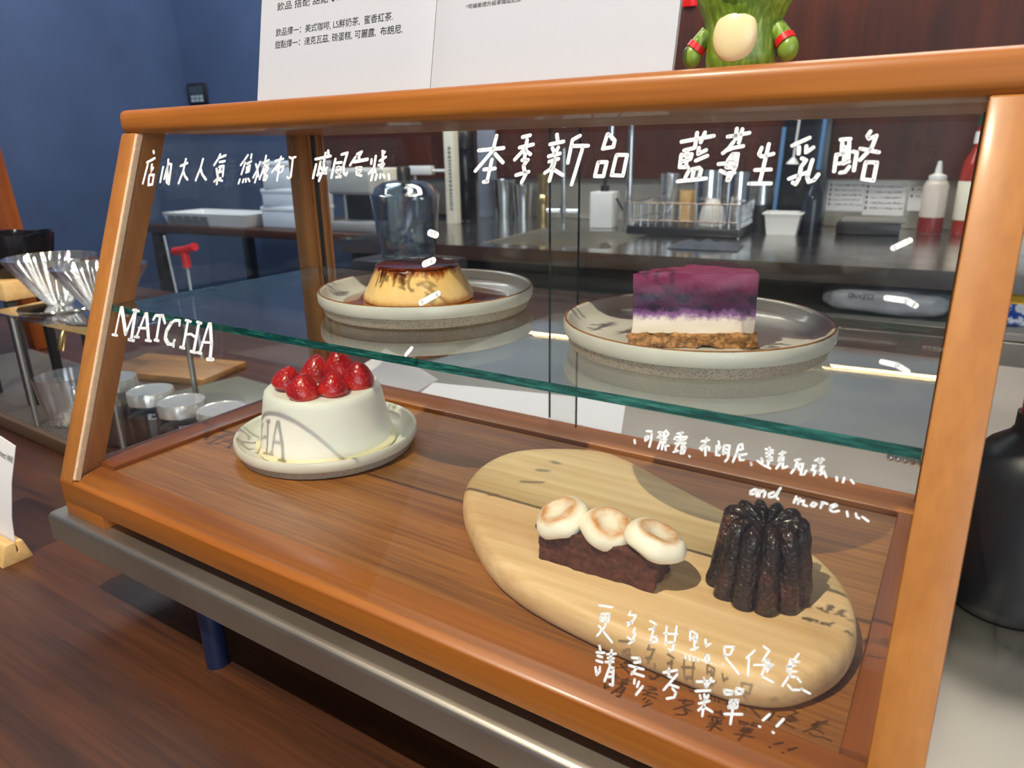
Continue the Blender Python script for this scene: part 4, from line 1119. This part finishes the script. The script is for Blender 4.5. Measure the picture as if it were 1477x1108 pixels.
# ------------------------------------------------------------------ kitchen: long back counter
t = thing('back_counter', 'long stainless kitchen counter with sink along the back wall', 'kitchen counter', BG(0, 0, -90), 5)
EVD, BSV = 141.0, 224.5
bm = BM()
for a, b2 in (((-92, EVD), (-46, BSV)), ((-8, EVD), (135, BSV)), ((-46, EVD), (-8, 148)), ((-46, 187), (-8, BSV))):
    box(bm, (a[0], a[1], 88.6), (b2[0], b2[1], 92.5))
obj('worktop', bm, M['steel_polish'], t, smooth=0)
bm = BM()
box(bm, (-46, 148, 72), (-8, 187, 72.5))
for a, b2 in (((-46, 148), (-45.6, 187)), ((-8.4, 148), (-8, 187)), ((-46, 148), (-8, 148.4)), ((-46, 186.6), (-8, 187))):
    box(bm, (*a, 72), (*b2, 92.3))
sk = obj('sink_basin', bm, M['steel'], t, smooth=0)
obj('drain', cyl(BM(), (-22, 184.5, 87.5), (-22, 186.6, 87.5), 2.0, 24), M['chrome'], sk)
obj('undershelf', boxm((-92, EVD + 1, 80.4), (135, BSV - 4, 81.6)), M['steel_dull'], t, smooth=0)
obj('rail_panel', boxm((-92, EVD + 0.6, 79.0), (135, EVD + 2, 80.4)), M['steel'], t, smooth=0)
for k, u in enumerate((-92, -36, 20, 76)):
    d = obj('drawer', boxm((u + 0.4, EVD + 1, 52), (u + 55.6, EVD + 60, 78.6), 0.2), M['steel'], t, smooth=0)
    obj('drawer_handle', boxm((u + 15, EVD + 0.2, 75), (u + 41, EVD + 1.2, 76.4), 0.2), M['steel_dull'], d)
obj('plinth', boxm((-92, EVD + 6, 0), (135, BSV - 4, 52)), M['blackmatte'], t, smooth=0)
obj('shade_panel', boxm((-91, EVD + 5, 81.6), (6, EVD + 6, 88.6)), M['blackmatte'], t, smooth=0)  # black sheet added in place of the shade under the worktop
t = tag(obj('backsplash', boxm((-120, BSV + 0.1, 2.56), (135, BSV + 1.3, 17.1), 0.15), M['steel'], None, (0, 0, 0), 5), 'grey stainless backsplash running along the kitchen counter', 'backsplash')
t = thing('wood_panelling', 'dark mahogany wall panelling above the steel backsplash', 'wall panel', BG(0, 222.2, 17.2), 5)
for k in range(3):
    obj('panel_board', boxm((-182 + 104 * k, 0, 0), (-182 + 104 * k + 103.95, 3.9, 52.6), 0.05), M['mahogany'], t, smooth=0)
tag(obj('red_pot', lathe(BM(), [(0, 0), (3, 0), (3.8, 5), (3.9, 6), (0, 6)], 32), M['red'], None, BG(-9.5, 224.2, 69.9)), 'small red pot on the ledge of the mahogany panelling', 'pot')
t = thing('led_strip', 'thin warm light strip mounted above the mahogany ledge', 'light', BG(20, 219.5, 75), 5)
obj('housing', boxm((-90, 0, 0), (90, 2, 1.5)), M['black'], t, smooth=0)
m, n, l, b = mat('led_glow')
b.inputs['Emission Color'].default_value = (1, 0.62, 0.35, 1)
b.inputs['Emission Strength'].default_value = 14
obj('diffuser', boxm((-88, 0.3, -0.3), (88, 1.7, 0)), m, t, smooth=0)

t = thing('wall_timer', 'small dark digital timer with pale buttons on the navy wall', 'timer', BG(-243, 226.3, 50.3), 5)
obj('timer_body', boxm((-6.4, -1.4, 0), (6.4, 0, 9.2), 0.8), M['black'], t)
obj('screen', boxm((-4.6, -1.55, 4.2), (4.6, -1.35, 7.8), 0.05), plain('lcd_grey', srgb(52, 66, 76), 0.25), t, smooth=0)
for i in range(3):
    for j in range(2):
        obj('button', boxm((-3.6 + i * 2.9, -1.7, 0.9 + j * 1.6), (-1.5 + i * 2.9, -1.35, 2.1 + j * 1.6), 0.1), plain('button_grey', srgb(150, 164, 172), 0.5), t, smooth=0)

# ---- things on the back counter
ZC = 2.52
def on(u, v):
    return BG(u, v, ZC)


t = thing('soap_dispenser', 'white square soap dispenser with black pump by the sink', 'soap dispenser', on(-27.7, 198.4), 5)
obj('bottle_body', boxm((-3.9, -3.5, 0), (3.9, 3.5, 11.5), 0.5), M['whiteplastic'], t)
obj('pump', cyl(cyl(BM(), (0, 0, 11.4), (0, 0, 13.4), 1.4, 20), (0, 0, 13.4), (0, 0, 17.0), 0.6, 14), M['black'], t)

t = thing('gooseneck_faucet', 'tall chrome gooseneck faucet behind the sink', 'faucet', on(-19.1, 197.6), 5)
obj('base', cyl(BM(), (0, 0, 0), (0, 0, 8.5), 2.1, 24, 1.7), M['steel_dull'], t)
obj('spout', tube(BM(), [(0, 0, 8)] + [(0, 0, z) for z in (14, 20, 26, 31)] + [(0, -9 + 9 * math.cos(a), 31 + 9 * math.sin(a)) for a in (0.4, 0.8, 1.2, 1.6, 2.0, 2.4, 2.8)] + [(0, -18, 31), (0, -18, 27)], 1.1, 14), M['chrome'], t, smooth=60)
obj('lever', tube(BM(), [(-1.6, 0, 5.5), (-2.6, -0.6, 7), (-4.0, -1, 9.6)], 0.35, 8), M['black'], t, smooth=50)
t = thing('pillar_tap', 'slim chrome tap with a cross bar behind the steel cups', 'tap', on(-41.5, 196.5), 5)
obj('pipe', cyl(BM(), (0, 0, 0), (0, 0, 25), 0.8, 16), M['chrome'], t)
obj('cross_bar', cyl(cyl(BM(), (-6, 0, 5.2), (6, 0, 5.2), 0.65, 14), (0, 0, 4), (0, 0, 7), 1.3, 18), M['chrome'], t)

t = thing('dish_rack', 'chrome wire dish rack with dark drip base beside the sink', 'dish rack', on(3.0, 193), 5)
obj('drip_base', boxm((-17.5, -11.5, 0), (16, 13, 2.6), 0.5), M['black'], t)
bm = BM()
for z in (4.2, 9.2):
    tube(bm, [(-16.5, -11, z), (15.5, -11, z), (15.5, 12, z), (-16.5, 12, z)], 0.22, 8, True)
for i in range(14):
    x = -15.5 + i * 2.35
    cyl(bm, (x, -11, 2.4), (x, -11, 9.2), 0.16, 8)
    cyl(bm, (x, 12, 2.4), (x, 12, 9.2), 0.16, 8)
for j in range(8):
    y = -10 + j * 3
    for x in (-16.5, 15.5):
        cyl(bm, (x, y, 2.4), (x, y, 9.2), 0.16, 8)
cyl(bm, (15.5, -11, -0.0), (15.5, -11, 9.2), 0.4, 10)
obj('wire_basket', bm, M['chrome'], t, smooth=40)


def cup(name, loc, prof, m, label, cat, group=None, seg=48):
    return tag(obj(name, lathe(BM(), prof, seg), m, None, loc, 0, 50), label, cat, group)


wall_cup = lambda r0, r1, h, th=0.25: [(0, 0), (r0, 0), (r1, h), (r1 - th, h), (r0 - th, th), (0, th)]
cup('tall_glass', BG(-6.4, 199, ZC + 2.64), wall_cup(3.0, 3.3, 14.5), M['clear'], 'tall clear drinking glass standing in the dish rack', 'glass')
cup('steel_pitcher', BG(5.6, 198.5, ZC + 2.66), wall_cup(4.6, 4.4, 15.5), M['chrome'], 'tall steel pitcher standing at the back of the dish rack', 'pitcher')
cup('steel_pitcher', BG(14.4, 199.0, ZC + 2.66), wall_cup(3.6, 3.5, 15.0), M['chrome'], 'bright steel pitcher in the dish rack next to the black dispenser', 'pitcher')
cup('white_bowl', BG(9.3, 189.5, ZC + 2.64), [(3.9, 0), (3.8, 2), (3.1, 5), (1.8, 7.2), (0, 7.8), (0, 7.4), (1.6, 6.8), (2.8, 4.8), (3.5, 2), (3.6, 0)], plain('bowl_white', srgb(190, 186, 180), 0.4), 'upturned white bowl in the dish rack', 'bowl')
cup('wooden_cup', BG(-0.6, 197.5, ZC + 2.64), wall_cup(2.0, 2.2, 9.5), M['pine'], 'small pale wooden cup in the dish rack', 'cup')

t = thing('black_jug', 'dark jug with clear upper part right of the dish rack', 'jug', on(19.4, 211.5), 5)
obj('jug_body', lathe(BM(), [(0, 0), (4.2, 0), (4.4, 5.5), (4.1, 7.5), (3.9, 7.6), (3.6, 5), (0, 0.6)], 40), M['black'], t, smooth=50)
obj('jug_top', lathe(BM(), [(3.9, 7.6), (3.2, 12.0), (3.1, 13.5), (2.9, 13.5), (3.0, 12.0), (3.6, 7.6)], 40), M['clear'], t, smooth=50)

t = thing('water_dispenser', 'tall dark water dispenser with blue tubes on the counter', 'dispenser', on(30.9, 212), 5)
obj('tower', boxm((-6.3, -5, 0), (7.0, 5, 42), 0.8), plain('dark_blue_black', srgb(16, 22, 32), 0.22), t)
for x, z0, z1 in ((-6.6, 6, 30), (4.6, 18, 42)):
    obj('tube', cyl(BM(), (x, -5.6, z0), (x + 0.6, -5.6, z1), 0.65, 12), plain('blue_tube', srgb(86, 128, 176), 0.3), t)
obj('lever', cyl(cyl(BM(), (-2.6, -5.8, 21), (-1.6, -5.8, 40), 0.35, 10), (-2.7, -5.8, 19.6), (-2.6, -5.8, 21.4), 1.9, 16, 0.5), M['whiteplastic'], t, label='thin white lever')
cup('dark_bottle', on(35.4, 201.5), [(0, 0), (2.9, 0), (3.0, 9), (2.4, 12), (1.2, 13.6), (1.2, 15.4), (0, 15.4)], plain('dark_glass_bottle', srgb(26, 32, 44), 0.15), 'dark glass bottle beside the white container', 'bottle')

t = thing('food_container', 'white tapered plastic food container on the back counter', 'container', on(28.3, 198.0), 5)
bm = BM()
def frust(bm, x, y, z0, x2, y2, z1):
    lo = [bm.verts.new(v) for v in ((-x, -y, z0), (x, -y, z0), (x, y, z0), (-x, y, z0))]
    hi = [bm.verts.new(v) for v in ((-x2, -y2, z1), (x2, -y2, z1), (x2, y2, z1), (-x2, y2, z1))]
    for i in range(4):
        bm.faces.new((lo[i], lo[(i + 1) % 4], hi[(i + 1) % 4], hi[i]))
    return lo, hi
lo, hi = frust(bm, 4.0, 3.4, 0, 4.9, 4.2, 6.0)
bm.faces.new(lo[::-1])
lo2, hi2 = frust(bm, 3.7, 3.1, 0.4, 4.5, 3.8, 6.0)
bm.faces.new(lo2)
for i in range(4):
    bm.faces.new((hi[i], hi[(i + 1) % 4], hi2[(i + 1) % 4], hi2[i]))
ct = obj('container_body', bm, M['whiteplastic'], t, smooth=0)
bm = BM()
for a, b2 in (((-5.5, -4.8), (5.5, -4.2)), ((-5.5, 4.2), (5.5, 4.8)), ((-5.5, -4.2), (-4.85, 4.2)), ((4.85, -4.2), (5.5, 4.2))):
    box(bm, (*a, 5.85), (*b2, 6.3), 0.1)
obj('rim', bm, M['whiteplastic'], t)

t = thing('kitchen_scale', 'flat black kitchen scale with grey top on the counter', 'scale', on(51.0, 207.5), 5)
obj('scale_body', boxm((-8.6, -5.5, 0.2), (8.0, 5.5, 3.4), 0.3), M['black'], t)
obj('weighing_plate', boxm((-7.4, -4.8, 3.4), (9.2, 6.4, 4.3), 0.2), plain('plate_grey', srgb(120, 118, 114), 0.4), t)

t = thing('squeeze_bottle', 'clear squeeze bottle with a little red sauce and white nozzle', 'bottle', on(66.6, 214), 5)
obj('bottle_body', lathe(BM(), [(0, 0), (3.1, 0), (3.25, 0.5), (3.2, 13.5), (2.6, 14.6), (1.8, 15.0), (0, 15.0)], 40), plain('milky_plastic', srgb(196, 186, 178), 0.3, sss=0.1), t, smooth=50)
obj('sauce', lathe(BM(), [(0, 0.05), (3.15, 0.05), (3.3, 0.6), (3.28, 4.6), (0, 4.6)], 40), plain('red_sauce', srgb(122, 34, 30), 0.25), t, smooth=50, label='red sauce at the bottom')
obj('nozzle', lathe(BM(), [(0, 14.9), (2.3, 14.9), (2.3, 16.0), (1.0, 16.6), (0.5, 20.0), (0, 20.0)], 32), M['whiteplastic'], t, smooth=50)
t = thing('liqueur_bottle', 'tall red liqueur bottle with green cap by the case post', 'bottle', on(75.6, 214.5), 5)
obj('bottle_glass', lathe(BM(), [(0, 0), (3.5, 0), (3.7, 0.5), (3.7, 17), (3.2, 20), (1.5, 23.5), (1.3, 29.5), (0, 29.5)], 40), plain('red_liquid_glass', srgb(150, 40, 22), 0.12, coat=0.5), t, smooth=50)
obj('bottle_label', lathe(BM(), [(3.74, 4), (3.78, 4.1), (3.78, 14.5), (3.74, 14.6)], 40), M['cream'], t, smooth=50, label='cream paper label')
obj('neck_label', lathe(BM(), [(1.6, 24.5), (1.75, 24.6), (1.65, 27.6), (1.4, 27.7)], 32), M['whiteplastic'], t, smooth=50)
obj('cap', lathe(BM(), [(0, 29.3), (1.6, 29.3), (1.6, 33.2), (0, 33.4)], 32), plain('dark_green_cap', srgb(34, 66, 60), 0.3), t, smooth=40, label='dark green cap')

for (u0, u1, z0, z1, nl, lab) in ((37.4, 48.2, 7.4, 16.6, 5, 'handwritten note sheet taped to the backsplash, nearest the dispenser'), (48.0, 59.4, 6.3, 16.3, 5, 'middle handwritten note sheet of the three on the backsplash'), (60.2, 68.4, 7.9, 15.2, 2, 'shortest note sheet on the backsplash behind the squeeze bottle')):
    t = thing('note_sheet', lab, 'note', BG((u0 + u1) / 2, BSV - 0.05, z0), 5, 'notes taped to the backsplash')
    hw = (u1 - u0) / 2
    obj('paper', boxm((-hw, -0.08, 0), (hw, 0, z1 - z0)), M['white_paper'], t, smooth=0)
    bm = BM()
    for k in range(nl):
        zz = (z1 - z0) * (0.86 - 0.8 * k / max(nl, 3))
        rnd = random.Random(k + int(u0))
        box(bm, (-hw + 0.5, -0.12, zz - 0.4), (-hw + 1.1, -0.08, zz + 0.5))
        x = -hw + 1.8
        while x < hw - 1.2:
            w = rnd.uniform(0.3, 0.9)
            box(bm, (x, -0.12, zz - rnd.uniform(0.1, 0.3)), (x + w, -0.08, zz + rnd.uniform(-0.05, 0.2)))
            x += w + rnd.uniform(0.1, 0.3)
    obj('handwriting', bm, plain('pencil_grey', srgb(110, 106, 108), 0.7), t, smooth=0)

bm = BM()
rows = []
for i in range(25):
    row = []
    for j in range(13):
        x, y = -9 + 18 * i / 24, -6 + 12 * j / 12
        e = max(abs(x) / 9, abs(y) / 6)
        h = max(0, 1 - e ** 3) * (1.3 + 1.1 * noise.noise(Vector((x * 0.35, y * 0.4, 3)))) + 0.05
        row.append(bm.verts.new((x + 0.8 * noise.noise(Vector((y * 0.4, 0, 7))), y + 0.8 * noise.noise(Vector((x * 0.3, 0, 1))), max(h, 0.05))))
    rows.append(row)
for i in range(24):
    for j in range(12):
        bm.faces.new((rows[i][j], rows[i + 1][j], rows[i + 1][j + 1], rows[i][j + 1]))
bmesh.ops.solidify(bm, geom=bm.faces[:], thickness=0.05)
tag(obj('dish_cloth', bm, plain('blue_grey_cloth', srgb(92, 98, 112), 0.85, var=0.2, vscale=30), None, BG(14.5, 160, ZC + 0.1), 8, 60), 'crumpled blue-grey dish cloth on the steel counter edge', 'cloth')

# ---- left part of the counter
t = thing('binder', 'tall cream binder with handwriting on its spine standing on the counter', 'binder', on(-82.0, 197), 5)
obj('cover', boxm((-2.4, -6, 0), (1.5, -2.5, 33), 0.2), M['cream'], t)
bm = BM()
rnd = random.Random(4)
z = 5.0
while z < 26:
    h = rnd.uniform(0.5, 1.1)
    box(bm, (-0.9, -6.1, z), (0.5, -6.0, z + h * 0.35))
    box(bm, (-0.3, -6.1, z), (0.0, -6.0, z + h))
    z += h + 0.45
obj('spine_writing', bm, M['ink'], t, smooth=0)
t = thing('black_flask', 'black cylindrical flask standing between the binder and the grey board', 'flask', on(-84.6, 205), 5)
obj('flask_body', lathe(BM(), [(0, 0), (3.9, 0), (4.1, 0.4), (4.1, 24), (3.7, 25.4), (0, 25.4)], 40), M['blackgloss'], t, smooth=40)
obj('flask_lid', lathe(BM(), [(0, 25.4), (3.9, 25.4), (3.9, 31), (3.6, 31.4), (0, 31.4)], 40), M['black'], t, smooth=40)
tag(obj('grey_board', boxm((-3.8, -0.8, 0), (3.6, 0.8, 37), 0.15), M['greyplastic'], None, on(-83.2, 219.5), 5), 'upright blue-grey board leaning at the backsplash', 'board')
for k, (u, v, lab) in enumerate(((-76.3, 219, 'steel cup on the back counter beside the grey board'), (-67.5, 218, 'steel cup on the back counter next to the jigger'))):
    cup('steel_cup', on(u, v), wall_cup(3.6 if k == 0 else 3.0, 4.9 if k == 0 else 3.9, 14.2 if k == 0 else 12.4), M['chrome'], lab, 'cup', 'steel cups')
cup('jigger', on(-56.8, 213), [(0, 0), (1.6, 0), (2.0, 3), (1.9, 8.5), (1.2, 9.2), (1.5, 10.5), (2.1, 16.5), (1.9, 16.5), (1.3, 10.8), (0, 10.2)], M['brass'], 'slim brass jigger standing beside the steel cups', 'jigger')

t = thing('rail_holder', 'white wall rail with a square block behind the smoky pitcher', 'rail', BG(-104, 214, ZC), 5)
obj('upright', cyl(BM(), (-9, 0, 0), (-9, 0, 18), 0.5, 12), M['whiteplastic'], t)
obj('bar', cyl(BM(), (-13, 0, 17.5), (14, 0, 17.5), 0.6, 12), M['whiteplastic'], t)
obj('block', boxm((-11, -1.5, 16), (-0.5, 1.5, 19.4), 0.4), M['whiteplastic'], t)

t = thing('smoky_pitcher', 'smoky clear plastic pitcher with black-knobbed lid behind the pudding', 'pitcher', (-27.6, 76.0, 9.0))
obj('pitcher_body', lathe(BM(), [(0, 0), (4.4, 0), (4.8, 0.4), (5.5, 5), (6.0, 10.6), (5.8, 10.6), (5.3, 5), (4.6, 0.8), (0, 0.5)], 64), M['pitcher'], t, smooth=50)
ld = obj('lid', lathe(BM(), [(6.1, 10.6), (6.15, 11.2), (5.6, 11.5), (5.2, 12.4), (3.8, 13.3), (1.2, 13.7), (0, 13.7), (0, 13.5), (3.7, 13.0), (5.0, 12.2), (5.4, 11.3), (5.9, 10.6)], 64), M['pitcher'], t, smooth=50)
obj('knob', lathe(BM(), [(0, 13.6), (1.25, 13.6), (1.2, 15.6), (1.0, 15.9), (0, 15.9)], 32), M['black'], ld, smooth=40)
obj('blade', tube(BM(), [(-3, 0, 0.8), (-1, 0.5, 4.5), (1, 0, 5.5), (2.8, -0.4, 1.0)], 0.25, 8), M['chrome'], t, smooth=50)
tag(obj('pitcher_base', boxm((-9, -6, 0), (9, 6, 8.95), 0.6), M['black'], None, (-27.6, 76.0, 0.02)), 'black box base under the smoky pitcher', 'base')

# ---- undershelf
bm = BM()
bmesh.ops.create_uvsphere(bm, u_segments=72, v_segments=36, radius=1)
for v in bm.verts:
    p = v.co.copy()
    e = 0.55
    sg = lambda a: math.copysign(abs(a) ** e, a)
    v.co = Vector((13 * sg(p.x), 7.5 * sg(p.y), 3.0 * sg(p.z) * (1 - 0.2 * abs(p.x)) + 3.0))
displace(bm, 0.6, 0.22, 4.0, 4)
for v in bm.verts:
    v.co.z = max(v.co.z, 0.05)
t = thing('plastic_bag', 'silvery grey filled plastic bag lying on the shelf under the counter', 'bag', BG(57.5, 149.5, -8.36), 5)
o = obj('bag_body', bm, plain('grey_film', srgb(150, 156, 168), 0.3, 0.0, var=0.25, vscale=20, coat=0.3), t, smooth=70)
bm = text_bm('CLEAND', 0, 5.0, 0, 1.2, lambda u, v, w: (-2.4 - u + 0, -8.0, 4.4 - v + 0.6))
obj('printed_mark', bm, M['ink'], t, smooth=0)
t = thing('snack_packet', 'yellow and blue printed packet under the counter at the far right', 'packet', BG(86, 148, -8.36), 5)
m, n, l, b = mat('packet_print')
tc = n.new('ShaderNodeTexCoord')
sx = n.new('ShaderNodeSeparateXYZ')
l.new(tc.outputs['Object'], sx.inputs[0])
f = tex_noise(n, l, coords(n, l), 60, 3)
lo = ramp(n, l, f, [(0.45, srgb(190, 200, 216)), (0.52, srgb(30, 70, 150))])
l.new(mixc(n, l, ramp(n, l, math_node(n, l, 'MULTIPLY', sx.outputs[2], 18), [(0.80, (0, 0, 0, 1)), (0.83, (1, 1, 1, 1))]), lo, srgb(226, 176, 30)), b.inputs['Base Color'])
b.inputs['Roughness'].default_value = 0.3
obj('packet_body', boxm((-8, -4, 0), (8, 4, 6.5), 0.5), m, t)

# ---- far left: side table with crate, boxes and a pale machine
t = thing('side_table', 'dark wooden side table against the navy wall', 'table', BG(-152, 185, -90), 5)
obj('table_top', boxm((-58, -22, 88), (56, 30, 91), 0.3), M['dark_counter'], t)
for (x, y) in ((-55, -19), (53, -19), (-55, 27), (53, 27)):
    obj('leg', boxm((x - 2, y - 2, 0), (x + 2, y + 2, 88), 0.2), M['blackmatte'], t)
t = thing('plastic_crate', 'low white plastic crate on the dark side table', 'crate', BG(-180, 176, 1.05), 5)
bm = BM()
lo, hi = frust(bm, 21, 9, 0, 23, 10, 4.6)
bm.faces.new(lo[::-1])
lo2, hi2 = frust(bm, 20.4, 8.4, 0.5, 22.4, 9.4, 4.6)
bm.faces.new(lo2)
for i in range(4):
    bm.faces.new((hi[i], hi[(i + 1) % 4], hi2[(i + 1) % 4], hi2[i]))
obj('crate_body', bm, M['whiteplastic'], t, smooth=0)
bm = BM()
for i in range(5):
    box(bm, (-20 + i * 4.6, -9.95, 0.6), (-16.2 + i * 4.6, -9.2, 3.6))
obj('side_slot', bm, plain('slot_grey', srgb(96, 100, 106), 0.6), t, smooth=0)
zz = 1.05
for k, (w, h, lab) in enumerate(((10.5, 7.5, 'white carton at the bottom of the stack on the side table'), (10.0, 6.5, 'white carton in the middle of the stack on the side table'), (9.5, 9.5, 'white carton on top of the stack on the side table'))):
    t = thing('carton', lab, 'box', BG(-144 + k * 0.8, 180, zz), 5 + 4 * k, 'cartons on the side table')
    obj('carton_body', boxm((-w, -8, 0), (w, 8, h - 0.9), 0.2), plain('carton_white', srgb(222, 232, 246), 0.5), t)
    obj('lid', boxm((-w - 0.3, -8.3, h - 1.6), (w + 0.3, 8.3, h), 0.2), plain('carton_lid', srgb(234, 240, 250), 0.5), t)
    zz += h + 0.02
t = thing('coffee_machine', 'pale grey coffee machine with a dark recess on the side table', 'coffee machine', BG(-109, 176, 1.05), 5)
obj('machine_body', prism(BM(), [(-10, 0), (10, 0), (10, 21), (-10, 21)], 'Y', 1, 10, 0.8), M['cream'], t)
obj('head', boxm((-10, -7, 12.5), (9, 1.2, 21), 1.2, 4), plain('machine_grey', srgb(176, 178, 176), 0.4), t)
obj('recess', boxm((-8, 0.4, 3.4), (9.4, 1.1, 12.5)), M['black'], t, smooth=0)
obj('drip_base', boxm((-10, -7, 0), (9.6, 1.2, 3.4), 0.6), plain('base_grey', srgb(150, 152, 152), 0.4), t)
